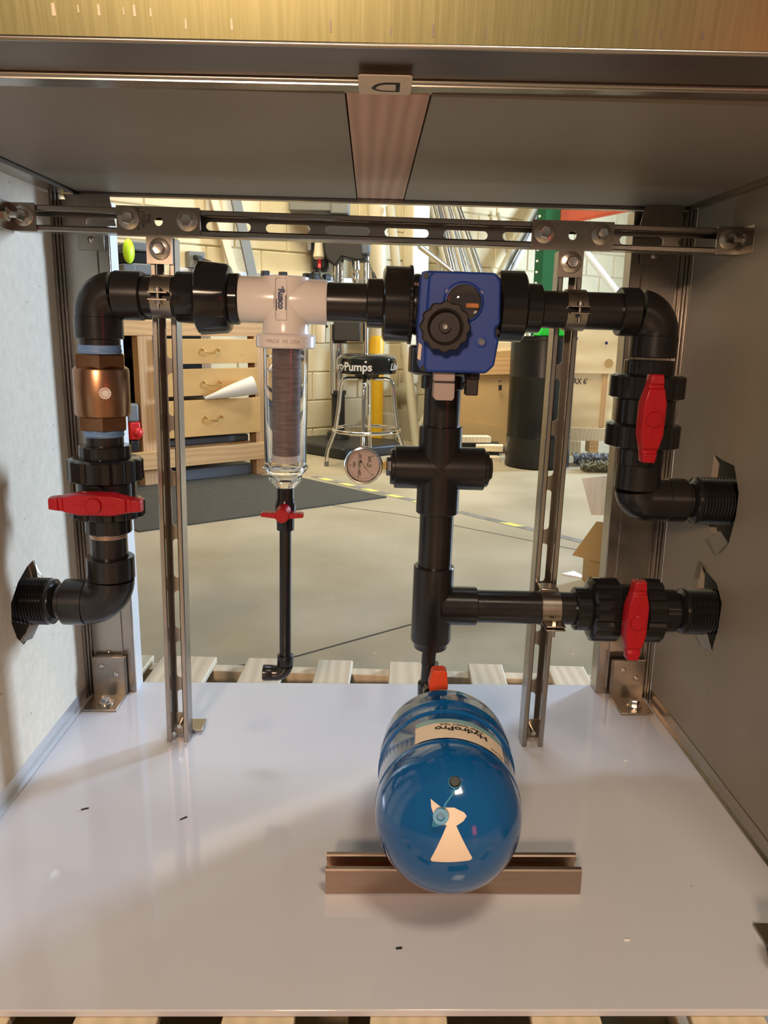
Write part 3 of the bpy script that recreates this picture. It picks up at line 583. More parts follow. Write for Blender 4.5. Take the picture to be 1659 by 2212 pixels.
prof = [(0.7540, ro), (0.5560, 0.0360), (0.5545, 0.0385), (0.5500, 0.0390), (0.5460, 0.0360), (0.5400, 0.0300), (0.5370, 0.0290), (0.5300, 0.0285), (0.5220, 0.0220), (0.5150, 0.0165),
        (0.5150, 0.0120), (0.5230, 0.0150), (0.5320, 0.0230), (0.5420, 0.0265), (0.5560, 0.0330), (0.7540, rin)]
part('clear_canister', MB().lathe((XF, YP, 0), AZ, [(z, r) for z, r in prof], 48, closed=True), 'clear', t)
sc_ = MB().lathe((XF + 0.001, YP, 0.5640), AZ, [(0, 0.0225), (0.012, 0.0245), (0.014, 0.0240), (0.188, 0.0240)], 32); part('screen_element', sc_, 'screen', t)
rb = MB()
for k in range(22): rb.lathe((XF + 0.001, YP, 0.580 + k * 0.0078), AZ, [(0, 0.0243), (0.0012, 0.0248), (0.0024, 0.0243)], 32)
part('screen_ribs', rb, 'screen', t)
part('screen_cap', MB().lathe((XF + 0.001, YP, 0.5595), AZ, [(0, 0.020), (0.001, 0.0255), (0.012, 0.0255), (0.013, 0.024)], 32), 'white', t)
# --- drain valve, pipe and elbow below the filter
t = thing('drain_valve', 'small black ball valve with red butterfly handle below the clear filter canister', 'valve', (XF, YP, 0.44))
part('valve_body', MB().lathe((XF, YP, 0.4395), AZ, [(0, 0.0150), (0.001, 0.0155), (0.024, 0.0155), (0.030, 0.0180), (0.044, 0.0188), (0.052, 0.0165), (0.058, 0.0152), (0.077, 0.0150), (0.077, 0)], 32), 'pvc_gloss', t)
part('valve_stem', MB().cyl((XF - 0.001, YP - 0.012, 0.478), (XF - 0.001, YP - 0.046, 0.478), 0.0125, 28, 0.0105), 'red', t, 0.0008)
hm = MB(); cx_, yy_, cz_ = XF - 0.001, YP - 0.040, 0.4755
hm.prism([(-0.0365, 0.0035), (-0.036, -0.0025), (-0.012, -0.0050), (0.012, -0.0050), (0.036, -0.0025), (0.0365, 0.0035), (0.012, 0.0045), (-0.012, 0.0045)], (cx_, yy_, cz_), (1, 0, 0), (0, 0, 1), (0, 1, 0), -0.008, 0.010)
hh_ = part('butterfly_handle', hm, 'red', t, 0.0012)
part('handle_hub', MB().lathe((cx_, yy_ - 0.006, cz_), FR, [(0, 0.0122), (0.004, 0.0118), (0.0052, 0.0105), (0.0052, 0)], 28), 'red', hh_)
g = MB()
for k in range(6):
    for s in (-1, 1): g.box(cx_ + s * (0.014 + k * 0.0036) - 0.0008, cx_ + s * (0.014 + k * 0.0036) + 0.0008, yy_ - 0.007, yy_ + 0.009, cz_ + 0.0036, cz_ + 0.0052)
part('grip_ribs', g, 'red', hh_)
pipe('thin dark PVC drain pipe hanging from the filter drain valve', (XF, YP, 0.196), (XF, YP, 0.441), 0.0105)
elbow('small dark PVC elbow ending the thin drain pipe, open to the left', (XF, YP, 0.203), (XF, YP, 0.166), (XF - 0.041, YP, 0.166), 0.011, 0.0148, 0.020, 0.018)
# --- top line, right part
pipe('dark PVC pipe between the white filter outlet and the three-way valve', (-0.0475, YP, ZA), (0.024, YP, ZA), 0.0318)
t = thing('three_way_valve', 'large black three-way valve body with union nuts behind the blue actuator', 'valve', (XC + 0.01, YP, ZA - 0.06))
part('connector', MB().lathe((0.0165, YP, ZA), AX, [(0, 0.037), (0.002, 0.0400), (0.032, 0.0400)], 36), 'pvc_gloss', t)
n1 = nut(t, 'union_nut', (0.0425, YP, ZA - 0.001), AX, 0.050, 0.0600, ribs=9, rh=0.0014)
part('lock_ring', MB().lathe((0.0850, YP, ZA - 0.001), AX, [(0, 0.0600), (0.001, 0.0625), (0.006, 0.0625), (0.007, 0.060)], ribs=30, rh=0.0012), 'pvc_gloss', n1)
part('valve_body', MB().lathe((0.088, YP, ZA), AX, [(0, 0.048), (0.012, 0.050), (0.03, 0.046), (0.115, 0.046), (0.150, 0.050), (0.158, 0.048)], 40).sphere((0.165, YP, ZA), 0.056, 32).lathe((0.1497, YP, ZA - 0.045), -AZ, [(0, 0.05), (0.03, 0.048)], 32), 'pvc_gloss', t)
part('pale_print', text_mb('IN  2 1/2', 0.0075, lambda x, y: (0.105 + x, YP - 0.0500, ZA + 0.030 + y)), 'pinkgrey', t, label='small pale lettering')
nut(t, 'union_nut', (0.2790, YP, ZA + 0.0015), -AX, 0.048, 0.0565, ribs=9, rh=0.0014)
part('connector', MB().lathe((0.306, YP, ZA), -AX, [(0, 0.037), (0.002, 0.0400), (0.03, 0.0400)], 36), 'pvc_gloss', t)
nut(t, 'union_nut', (XC - 0.002, YP, 0.7170), AZ, 0.050, 0.0565, ribs=12, rh=0.0018)
part('connector', MB().lathe((XC - 0.001, YP, 0.694), AZ, [(0, 0.0355), (0.0015, 0.0370), (0.030, 0.0370)], 36), 'pvc_gloss', t)
part('mount_block', MB().box(0.105, 0.205, -0.0995, -0.07, 0.765, 0.865), 'black', t, 0.003)
pipe('dark PVC pipe on the right of the top line passing through the right clamp', (0.302, YP, ZA - 0.001), (0.449, YP, ZA - 0.001), 0.0305)
# actuator
t = thing('valve_actuator', 'blue electric valve actuator with black knob and round window on the three-way valve', 'actuator', (0.158, -0.14, 0.729))
ch = lambda x0, x1, z0, z1, c: [(x0 + c, z0), (x1 - c, z0), (x1, z0 + c), (x1, 0.782), (x1 - 0.007, 0.787), (x1 - 0.007, 0.798), (x1, 0.803), (x1, z1 - c), (x1 - c, z1), (x0 + c, z1), (x0, z1 - c), (x0, z0 + c)]
hs_ = part('housing', MB().prism([(0.1085, 0.7275), (0.2050, 0.7275), (0.2165, 0.7390), (0.2225, 0.780), (0.2165, 0.786), (0.2165, 0.797), (0.2230, 0.803), (0.2200, 0.868), (0.2110, 0.8785), (0.106, 0.8785), (0.0985, 0.8720), (0.0965, 0.800), (0.1005, 0.735)], (0, 0, 0), (1, 0, 0), (0, 0, 1), (0, 1, 0), -0.150, -0.100), 'bluep', t, 0.004)
lid = MB(); o_ = [(0.112, 0.7285), (0.203, 0.7285), (0.2155, 0.7400), (0.2205, 0.780), (0.2145, 0.786), (0.2145, 0.797), (0.2210, 0.803), (0.2180, 0.866), (0.2090, 0.8775), (0.116, 0.8775), (0.1095, 0.869), (0.1075, 0.800), (0.1080, 0.737)]
lid.prism(o_, (0, 0, 0), (1, 0, 0), (0, 0, 1), (0, 1, 0), -0.163, -0.149); part('cover', lid, 'bluep', t, 0.0035)
part('side_flange', MB().prism([(0.0965, 0.79), (0.099, 0.8755), (0.106, 0.878), (0.110, 0.868), (0.1075, 0.80), (0.1085, 0.738), (0.1035, 0.729), (0.0995, 0.735)], (0, 0, 0), (1, 0, 0), (0, 0, 1), (0, 1, 0), -0.156, -0.148), 'bluep', t, 0.001)
for x, z in ((0.1055, 0.8705), (0.1030, 0.7945), (0.1065, 0.7335), (0.2170, 0.7915)):
    part('cover_screw', MB().lathe((x, -0.156, z), FR, [(0, 0.0042), (0.002, 0.0042), (0.002, 0.0022), (0.0008, 0.0020), (0.0008, 0)], 16), 'black', t)
wd = part('window_ring', MB().lathe((0.1630, -0.163, 0.8330), FR, [(0, 0.0310), (0.003, 0.0300), (0.006, 0.0285), (0.0065, 0.0265), (0.002, 0.0262), (0.001, 0)], 44), 'bluep', t)
part('window_disc', MB().lathe((0.1630, -0.165, 0.8330), FR, [(0, 0.0260), (0.001, 0.0255), (0.003, 0.015), (0.0035, 0)], 40), 'brown', wd)
part('window_dome', MB().lathe((0.1630, -0.1685, 0.8330), FR, [(0, 0.0262), (0.0005, 0.0262), (0.004, 0.020), (0.0062, 0.010), (0.0068, 0)], 40), 'clear', wd)
part('position_marker', MB().box(0.1660, 0.1850, -0.1715, -0.169, 0.8255, 0.8320), 'amber', wd, 0.0004, label='orange position marker')
for x, z in ((0.1385, 0.848), (0.1880, 0.8475)):
    part('window_lug', MB().lathe((x, -0.163, z), FR, [(0, 0.0060), (0.002, 0.0055), (0.002, 0)], 20), 'bluep', t)
    part('window_screw', MB().lathe((x, -0.165, z), FR, [(0, 0.0032), (0.0016, 0.0030), (0.0016, 0.0015), (0.0006, 0.0014), (0.0006, 0)], 16), 'zinc', t)
kn = MB(); n_ = 96; v = []; fs = []
ko = Vector((0.1345, -0.180, 0.7965))
prof = [(0, 0.020, 0), (0.000, 0.034, 1), (0.004, 0.0365, 1), (0.016, 0.0365, 1), (0.0195, 0.0345, 1), (0.0195, 0.0270, 0), (0.017, 0.0240, 0), (0.005, 0.0225, 0), (0.005, 0.009, 0), (0.012, 0.0085, 0), (0.012, 0, 0)]
for t_, r_, s_ in prof:
    for k in range(n_):
        th = 2 * pi * k / n_; rr = r_ + (0.0016 * cos(12 * th) if s_ else 0); v.append(ko + Vector((rr * cos(th), -t_, rr * sin(th))))
for i in range(len(prof) - 1):
    for k in range(n_): j = (k + 1) % n_; fs.append((i * n_ + k, i * n_ + j, (i + 1) * n_ + j, (i + 1) * n_ + k))
kp = part('hand_knob', kn.add(v, fs), 'brown', t)
part('knob_shaft', MB().cyl(ko + Vector((0, 0.018, 0)), ko + Vector((0, -0.002, 0)), 0.012, 20), 'black', kp)
part('knob_screw', MB().lathe(ko + Vector((0, -0.012, 0)), FR, [(0, 0.0040), (0.0025, 0.0036), (0.0025, 0.0018), (0.001, 0.0016), (0.001, 0)], 18), 'zinc', kp)
bt = part('side_button', MB().lathe((0.1935, -0.163, 0.7755), FR, [(0, 0.0085), (0.0025, 0.0082), (0.003, 0.0060), (0.003, 0)], 24), 'bluep', t)
part('button_cap', MB().lathe((0.1935, -0.166, 0.7755), FR, [(0, 0.0048), (0.0015, 0.0045), (0.0015, 0)], 20), 'toolgrey', bt)
part('rating_tag', MB().prism([(0.0972, 0.748), (0.1020, 0.745), (0.1035, 0.768), (0.0985, 0.772)], (0, 0, 0), (1, 0, 0), (0, 0, 1), (0, 1, 0), -0.1572, -0.1565), 'cream', t)
t = thing('plug_connector', 'grey square plug connector hanging under the blue actuator', 'connector', (0.142, -0.13, 0.683))
part('socket', MB().box(0.1250, 0.1580, -0.146, -0.114, 0.7135, 0.7285), 'pinkgrey', t, 0.002)
part('gasket', MB().box(0.1262, 0.1570, -0.145, -0.115, 0.7105, 0.7140), 'black', t)
part('plug', MB().prism([(0.1255, 0.7110), (0.1580, 0.7110), (0.1583, 0.688), (0.1550, 0.684), (0.1300, 0.684), (0.1255, 0.688)], (0, 0, 0), (1, 0, 0), (0, 0, 1), (0, 1, 0), -0.1465, -0.1135), 'pinkgrey', t, 0.0012)
t = thing('cable_gland', 'dark brown cable gland hanging under the right of the blue actuator', 'connector', (0.188, -0.12, 0.693))
part('gland_nut', MB().hexa((0.187, -0.125, 0.729), -AZ, 0.0135, 0.013), 'brown', t)
part('gland_body', MB().box(0.1765, 0.1965, -0.136, -0.112, 0.692, 0.718).box(0.173, 0.178, -0.130, -0.118, 0.704, 0.712), 'brown', t, 0.002)

elbow('large dark PVC elbow at the top right turning the line downward', (0.437, YP, ZA - 0.001), (XRc + 0.003, YP, ZA - 0.001), (XRc + 0.003, YP, 0.757), 0.0305, 0.0395, 0.030, 0.036)
# --- clamps
def clamp(label, c, axis, r, sd):
    c = Vector(c); t = thing('pipe_clamp', label, 'clamp', tuple(c)); a, b, d = basis(axis); w2 = 0.0165
    # two half straps
    fr = FR; sdv = Vector(sd)
    for s in (-1, 1):
        mb = MB(); pts = []
        for k in range(15):
            th = R(8) + (pi - R(16)) * k / 14; pts.append((cos(th), sin(th)))
        inner = [c + fr * (r + 0.0006) * p[0] + sdv * s * (r + 0.0006) * p[1] for p in pts]; outer = [c + fr * (r + 0.0032) * p[0] + sdv * s * (r + 0.0032) * p[1] for p in pts]
        n = len(pts); vv = [p + d * e for e in (-w2, w2) for p in inner + outer]; fs = []
        for i in range(n - 1):
            fs += [(i, i + 1, 2 * n + i + 1, 2 * n + i), (n + i, 3 * n + i, 3 * n + i + 1, n + i + 1), (i, n + i, n + i + 1, i + 1), (2 * n + i, 2 * n + i + 1, 3 * n + i + 1, 3 * n + i)]
        fs += [(0, 2 * n, 3 * n, n), (n - 1, 2 * n - 1, 4 * n - 1, 3 * n - 1)]
        part('strap_half', mb.add(vv, fs), 'steelplate', t)
        part('ear', MB().obox(c + fr * (r + 0.008) + sdv * s * 0.0055, d, fr, sdv, w2 * .95, 0.0085, 0.0013), 'steelplate', t, 0.0005)
    part('clamp_screw', MB().cyl(c + fr * (r + 0.010) + sdv * -0.020, c + fr * (r + 0.010) + sdv * 0.014, 0.0028, 12).lathe(c + fr * (r + 0.010) + sdv * 0.0068, sdv, [(0, 0.006), (0.005, 0.006), (0.006, 0.005), (0.006, 0)], 16).hexa(c + fr * (r + 0.010) - sdv * 0.0068, -sdv, 0.0055, 0.005), 'zinc', t)
    return t
clamp('steel strut clamp holding the top line to the left upright', (-0.3170, YP, ZA), AX, 0.0318, (0, 0, 1))
clamp('steel strut clamp holding the top line to the right upright', (0.3620, YP, ZA - 0.001), AX, 0.0305, (0, 0, 1))

# --- left column
t = thing('check_valve', 'bronze check valve with hex ends in the left vertical line', 'valve', (XLc, YP, 0.61))
part('body', MB().lathe((XLc, YP, 0.6305), AZ, [(0, 0.038), (0.003, 0.0445), (0.006, 0.0455), (0.078, 0.0455), (0.081, 0.0445), (0.086, 0.0375), (0.086, 0)], 48), 'bronze', t)
part('hex_end', MB().lathe((XLc, YP, 0.7120), AZ, [(0, 0.0435), (0.022, 0.0435), (0.024, 0.041), (0.024, 0)], 6, a0=0.25), 'bronze', t)
part('hex_end', MB().lathe((XLc, YP, 0.6090), AZ, [(0, 0.0405), (0.001, 0.0420), (0.024, 0.0420)], 6, a0=0.25), 'bronze', t)
st = part('round_sticker', MB().add([(XLc + 0.0462 * sin(0.42 + 0.0095 * cos(a) / 0.0455), YP - 0.0462 * cos(0.42 + 0.0095 * cos(a) / 0.0455), 0.6735 + 0.0095 * sin(a)) for a in [2 * pi * k / 28 for k in range(28)]], [tuple(range(28))]), 'paper', t, label='round white sticker with ring of print')
tx = MB(); ringt = 'SIMMONS  MADE IN USA '
for k, c_ in enumerate('SIMMONSUSA14'):
    if c_ == ' ': continue
    a_ = 2 * pi * k / 12
    def rm(x, y, a_=a_):
        X = cos(a_) * 0.0066 + x * cos(a_ - pi / 2) - y * sin(a_ - pi / 2); Z = sin(a_) * 0.0066 + x * sin(a_ - pi / 2) + y * cos(a_ - pi / 2)
        th = 0.42 + X / 0.0455; return (XLc + 0.0466 * sin(th), YP - 0.0466 * cos(th), 0.6735 + Z)
    tm = text_mb(c_, 0.0040, rm); tx.add(tm.v, tm.f)
part('sticker_print', tx, 'redp', st)
solo('thread_seal', MB().lathe((XLc, YP, 0.7355), AZ, [(0, 0.0340), (0.005, 0.0350), (0.010, 0.0338), (0.0145, 0.0345)], 40), 'tape', 'blue sealant tape ring above the bronze check valve', 'tape', (XLc, YP, 0.7355))
solo('thread_seal', MB().lathe((XLc, YP, 0.5970), AZ, [(0, 0.0320), (0.003, 0.0335), (0.006, 0.0322), (0.009, 0.0335), (0.0125, 0.033)], 40), 'tape', 'blue sealant tape ring below the bronze check valve', 'tape', (XLc, YP, 0.597))
pipe('short dark PVC nipple between the top left elbow and the bronze valve', (XLc, YP, 0.7495), (XLc, YP, 0.765), 0.0335, name='pipe_nipple')
pipe('short dark PVC nipple between bronze valve and left ball valve', (XLc, YP, 0.580), (XLc, YP, 0.5980), 0.0318, name='pipe_nipple')
def ball_valve(label, c, line, pos, Ld, hc, hL, name='ball_valve', nr=0.059, body=0.050, hw=0.042):
    """pos: dict of axial spans along line direction d starting at point c"""
    c = Vector(c); t = thing(name, label, 'valve', tuple(c)); d = Vector(line)
    for a0, a1, r0 in pos['conn']: part('end_connector', MB().lathe(c + d * a0, d, [(0, r0 - .003), (0.002, r0), (a1 - a0 - .002, r0), (a1 - a0, r0 - .002)], ribs=18, rh=0.0010), 'pvc_gloss', t)
    for a0, a1 in pos['nut']: nut(t, 'union_nut', c + d * a0, d, a1 - a0, nr, ribs=16, rh=0.0036)
    a0, a1 = pos['body']; part('valve_body', MB().lathe(c + d * a0, d, [(0, body), (a1 - a0, body)], 40), 'pvc_gloss', t)
    mid = c + d * ((a0 + a1) / 2); part('stem_housing', MB().cyl(mid, mid + FR * 0.062, 0.019, 28), 'pvc_gloss', t)
    handle(t, hc, Ld, hL, hw, neck=0.03); return t
ball_valve('dark ball valve on the left vertical line with red handle turned crosswise', (XLc, YP, 0.4275), AZ,
           dict(conn=((0.0, 0.030, 0.0385), (0.130, 0.1545, 0.0420)), nut=((0.0290, 0.0600), (0.0915, 0.134)), body=(0.052, 0.098)), AX, (-0.4185, -0.1190, 0.4960), 0.150, hw=0.040)
solo('thread_ring', MB().lathe((XLc - 0.001, YP, 0.4180), AZ, [(0, 0.0305), (0.002, 0.0320), (0.0035, 0.0308), (0.005, 0.0320), (0.0065, 0.0308), (0.009, 0.032)], 36), 'brasstape', 'coppery threaded ring under the left ball valve', 'ring', (XLc, YP, 0.418))
pipe('short dark PVC nipple between left ball valve and lower left elbow', (XLc - 0.001, YP, 0.380), (XLc - 0.001, YP, 0.4190), 0.0312, name='pipe_nipple')
ZLL = 0.2955
elbow('dark PVC elbow at the bottom of the left line turning to the left wall', (XLc, YP, 0.3830), (XLc, YP, ZLL), (-0.5120, YP, ZLL), 0.0315, 0.0412, 0.040, 0.040)
def wall_adapter(label, x0, x1, z, s, thr=10, m='pvc_gloss', ring=None):
    """x0 narrow end (inside), x1 end in wall; s=-1 towards left wall"""
    t = thing('threaded_adapter', label, 'adapter', (x0, YP, z)); L = abs(x1 - x0); d = (s, 0, 0)
    part('spigot', MB().lathe((x0 - s * 0.012, YP, z), d, [(0, 0.0300), (0.016, 0.0300)], 36), 'pvc', t)
    part('shoulder', MB().lathe((x0, YP, z), d, [(0, 0.030), (0.003, 0.0350), (0.007, 0.0405), (0.012, 0.0412), (0.014, 0.0405)], 44), m, t)
    pr = []; n = int((L - 0.014) / 0.0054)
    for k in range(n): pr += [(0.014 + k * 0.0054, 0.0388), (0.0166 + k * 0.0054, 0.0422)]
    pr.append((L, 0.040)); part('thread', MB().lathe((x0, YP, z), d, pr, 44), m, t)
    if ring: part('wiped_sealant', MB().lathe((x0 + s * 0.0035, YP, z), d, [(0, 0.0338), (0.0025, 0.0372), (0.006, 0.0398)], 44), ring, t)
wall_adapter('black threaded adapter passing through the torn hole in the left wall', -0.5230, -0.606, ZLL, -1, ring='brasstape')
# --- right column
ZRU = 0.5110; ZRL = 0.3080
ball_valve('dark ball valve on the upper right vertical line with dark red upright handle', (XRc, YP, 0.5735), AZ,
           dict(conn=((0.0, 0.030, 0.0385), (0.150, 0.1795, 0.0405)), nut=((0.0300, 0.0740), (0.1130, 0.1560)), body=(0.070, 0.118)), AZ, (0.4825, -0.1200, 0.6620), 0.142, hw=0.044)
elbow('dark PVC elbow on the right turning toward the upper hole in the right wall', (XRc, YP, 0.5760), (XRc, YP, ZRU), (0.5850, YP, ZRU), 0.031, 0.0388, 0.045, 0.034)
wall_adapter('black threaded adapter in the upper torn hole of the right wall', 0.5930, 0.673, ZRU, 1)
# --- centre column
pipe('dark PVC pipe between the three-way valve and the cross fitting', (XC, YP, 0.626), (XC, YP, 0.697), 0.0312)
ZX = 0.5575
t = thing('cross_fitting', 'dark PVC cross fitting in the centre line with the gauge on its left', 'fitting', (XC, YP, ZX))
part('upright_tube', MB().lathe((XC, YP, 0.4775), AZ, [(0, 0.0355), (0.0015, 0.0372), (0.1525, 0.0372), (0.154, 0.0355), (0.154, 0)], 40), 'pvc', t)
part('cross_tube', MB().lathe((XC - 0.0780, YP, ZX), AX, [(0, 0.0355), (0.0015, 0.0372), (0.1545, 0.0372), (0.156, 0.0355), (0.156, 0)], 40), 'pvc', t)
part('centre_boss', MB().lathe((XC, YP - 0.0365, ZX - 0.005), FR, [(0, 0.0085), (0.003, 0.0080), (0.003, 0)], 24), 'pvc', t)
part('threaded_plug', MB().lathe((XC - 0.077, YP, ZX), -AX, [(0, 0.0310), (0.006, 0.0310), (0.008, 0.029), (0.008, 0)], 36).hexa((XC - 0.083, YP, ZX), -AX, 0.0160, 0.0090), 'pvc', t)
part('threaded_plug', MB().lathe((XC + 0.077, YP, ZX), AX, [(0, 0.0310), (0.006, 0.0310), (0.008, 0.029), (0.008, 0)], 36).lathe((XC + 0.083, YP, ZX), AX, [(0, 0.020), (0.0065, 0.020), (0.0085, 0.018), (0.0085, 0)], 8), 'pvc', t)
pipe('dark PVC pipe between the cross fitting and the lower tee', (XC, YP, 0.372), (XC, YP, 0.480), 0.0300)
t = thing('tee_fitting', 'dark PVC tee near the bottom of the centre line branching right', 'fitting', (XC - 0.001, YP, 0.22))
part('upright_tube', MB().lathe((XC - 0.001, YP, 0.2240), AZ, [(0, 0.0295), (0.0005, 0.0300), (0.008, 0.0310), (0.0135, 0.0352), (0.016, 0.0362), (0.1545, 0.0362), (0.156, 0.0350), (0.156, 0)], 40), 'pvc', t)
part('branch_tube', MB().lathe((0.2285, YP, ZRL - 0.003), -AX, [(0, 0.0335), (0.0015, 0.0350), (0.050, 0.0350), (0.065, 0.0362)], 40), 'pvc', t)
pipe('horizontal dark PVC pipe from the lower tee through the lower clamp', (0.226, YP, ZRL - 0.003), (0.416, YP, ZRL - 0.003), 0.0297)
t = thing('pipe_clamp', 'wide steel band clamp on the lower horizontal pipe at the right upright', 'clamp', (0.3615, YP, ZRL))
def ring_part(nm, x0, x1, r, m): part(nm, MB().lathe((x0, YP, ZRL - 0.003), AX, [(0, r - .002), (0, r), (x1 - x0, r), (x1 - x0, r - .002)], 40), m, t)
ring_part('band', 0.3440, 0.3780, 0.0322, 'steelplate')
part('upper_lug', MB().box(0.3450, 0.3770, -0.034, 0.0, ZRL + 0.026, ZRL + 0.0335), 'steelplate', t, 0.002)
part('ear', MB().box(0.3460, 0.3800, -0.094, -0.058, ZRL - 0.0190, ZRL - 0.0165), 'steelplate', t, 0.0008)
part('ear', MB().box(0.3460, 0.3800, -0.094, -0.055, ZRL - 0.0255, ZRL - 0.0230), 'steelplate', t, 0.0008)
part('clamp_bolt', MB().hexa((0.3630, -0.078, ZRL - 0.0165), AZ, 0.0058, 0.005).cyl((0.3630, -0.078, ZRL - 0.042), (0.3630, -0.078, ZRL - 0.012), 0.0028, 12).hexa((0.3630, -0.078, ZRL - 0.0255), -AZ, 0.0055, 0.005), 'zinc', t)
ball_valve('dark ball valve on the lower right horizontal line with bright red upright handle', (0.4060, YP, ZRL - 0.003), AX,
           dict(conn=((0.0, 0.034, 0.0385), (0.150, 0.1860, 0.0375)), nut=((0.0260, 0.0800), (0.1180, 0.1570)), body=(0.070, 0.125)), AZ, (0.4920, -0.1200, 0.3165), 0.142, nr=0.0545, body=0.0465, hw=0.042)
wall_adapter('black threaded adapter in the lower torn hole of the right wall', 0.5950, 0.668, ZRL - 0.003, 1)
# --- gauge
t = thing('pressure_gauge', 'round steel pressure gauge with pale dial turned sideways, left of the cross fitting', 'gauge', (0.0185, -0.045, ZX + 0.003))
gc = Vector((0.0180, -0.030, 0.5612))
part('case', MB().lathe(gc, FR, [(0, 0.026), (0.001, 0.030), (0.018, 0.030), (0.019, 0.0322), (0.024, 0.0330), (0.0262, 0.0318), (0.0268, 0.0290), (0.0245, 0.0272), (0.0190, 0.0270)], 56), 'chrome', t)
dl = part('dial', MB().lathe(gc + FR * 0.0195, FR, [(0, 0.0272), (0.0006, 0.0272), (0.0006, 0)], 48), 'face', t)
gy = gc.y - 0.0204
tk = MB()
for k in range(41):
    a_ = R(315 - 270 * k / 40); r0 = 0.0205 if k % 10 == 0 else (0.0218 if k % 5 == 0 else 0.0230); ca, sa = cos(a_), sin(a_); w_ = 0.00034 if k % 10 else 0.0006
    tk.add([(gc.x + r * ca - q * sa, gy, gc.z + r * sa + q * ca) for r, q in ((r0, -w_), (0.0245, -w_), (0.0245, w_), (r0, w_))], [(0, 1, 2, 3)])
part('tick_marks', tk, 'ink', dl)
nm_ = MB()
for s_, a_, r_, sz in (('50', 247.5, 0.0160, 0.0072), ('100', 180, 0.0155, 0.0072), ('150', 112.5, 0.0150, 0.0072), ('200', 45, 0.0150, 0.0072), ('psi', 5, 0.0070, 0.0058), ('bar', -2, 0.0118, 0.0042), ('NO LEAD', 205, 0.0078, 0.0052)):
    cx = gc.x + r_ * cos(R(a_)); cz = gc.z + r_ * sin(R(a_)); tm = text_mb(s_, sz, lambda x, y, cx=cx, cz=cz: (cx - y, gy, cz + x), bold=0.00018); nm_.add(tm.v, tm.f)
part('dial_figures', nm_, 'ink', dl, label='figures 50 100 150 200 psi, turned sideways')
na = R(-52); nd = Vector((cos(na), 0, sin(na))); npd = Vector((-sin(na), 0, cos(na)))
part('needle', MB().prism([(-0.0095, 0.0018), (-0.0085, -0.0018), (-0.005, -0.0006), (0.0215, -0.0002), (0.0215, 0.0002), (-0.005, 0.0006)], gc + FR * 0.0212, nd, npd, FR, 0, 0.0004).lathe(gc + FR * 0.0212 - nd * 0.008, FR, [(0, 0.0024), (0.0005, 0.0024), (0.0005, 0)], 14), 'ink', t)
part('needle_hub', MB().lathe(gc + FR * 0.0214, FR, [(0, 0.0020), (0.0014, 0.0018), (0.0014, 0)], 16), 'zinc', t)
part('gauge_lens', MB().lathe(gc + FR * 0.0240, FR, [(0, 0.0), (0, 0.0268), (0.0009, 0.0268), (0.0009, 0)], 48), 'clear', t)
part('brass_stem', MB().box(0.046, 0.062, -0.044, -0.030, ZX - 0.004, ZX + 0.010), 'brass', t, 0.001)
# --- centre bottom: pipe, valve with orange handle (behind tank)
pipe('short thin dark pipe below the lower tee', (XC - 0.003, YP, 0.190), (XC - 0.002, YP, 0.226), 0.0132)
K[0] = 0.0
t = thing('tank_valve', 'small ball valve with orange-red lever handle just behind the blue tank', 'valve', (0.148, YP, 0.12))
part('valve_body', MB().lathe((0.1455, YP, 0.098), AZ, [(0, 0.016), (0.02, 0.016), (0.026, 0.022), (0.052, 0.022), (0.058, 0.017), (0.092, 0.0155), (0.092, 0)], 28), 'pvc_gloss', t)
part('stem_housing', MB().cyl((0.1455, YP, 0.145), (0.1455, -0.085, 0.150), 0.015, 20), 'pvc_gloss', t)
part('lever_handle', MB().prism([(-0.0105, -0.020), (0.0165, -0.020), (0.0190, 0.004), (0.0165, 0.0300), (0.0120, 0.0330), (-0.0060, 0.0330), (-0.0095, 0.0290), (-0.0150, 0.004)], (0.1525, -0.100, 0.176), (1, 0, 0), (0, 0, 1), (0, 1, 0), -0.013, 0.012).box(0.150, 0.154, -0.1145, -0.112, 0.172, 0.206), 'orange', t, 0.003)
part('inlet_elbow', MB().tube([(0.1455, YP, 0.10), (0.1455, YP - 0.006, 0.088), (0.1458, YP - 0.03, 0.098), (0.1462, -0.12, 0.113)], 0.015, 16), 'pvc', t)

# ------------------------------------------------------------------ tank on its channel
t = thing('mounting_channel', 'short bronze-tinted steel strut channel lying open side up under the blue tank', 'strut', (0.156, -0.393, 0.0))
mb = MB(); half = [(.0, .0), (.0187, .0), (.0207, .002), (.0207, .0388), (.0190, .0407), (.0130, .0407), (.0112, .0387), (.0112, .0322), (.0136, .0322), (.0136, .0379), (.0180, .0379), (.0180, .0028), (.0, .0028)]
part('channel', MB().prism(half, (-0.027, -0.3925, 0), (0, 1, 0), (0, 0, 1), (1, 0, 0), 0, 0.367).prism([(-a, b) for a, b in half], (-0.027, -0.3925, 0), (0, 1, 0), (0, 0, 1), (1, 0, 0), 0, 0.367), 'frame', t)
TA = Vector((0.1426, -0.430, 0.1425)); TB = Vector((0.1560, -0.242, 0.1300)); td = (TB - TA).normalized(); TL = (TB - TA).length; TR = 0.1006
t = thing('pressure_tank', 'glossy blue pressure tank lying toward the viewer on a short steel channel', 'tank', (0.148, -0.34, 0.04))
pr = []
for k in range(17): a_ = pi / 2 * k / 16; pr.append((-TR * 0.98 * cos(a_), TR * sin(a_)))
pr += [(0.004, TR), (0.010, TR), (0.012, TR + 0.0012), (0.016, TR + 0.0012), (0.018, TR), (0.10, TR), (0.108, TR - 0.0004), (0.112, TR + 0.0028), (0.118, TR + 0.0028), (0.122, TR), (0.143, TR), (0.147, TR + 0.0024), (0.153, TR + 0.0024), (0.157, TR), (TL, TR)]
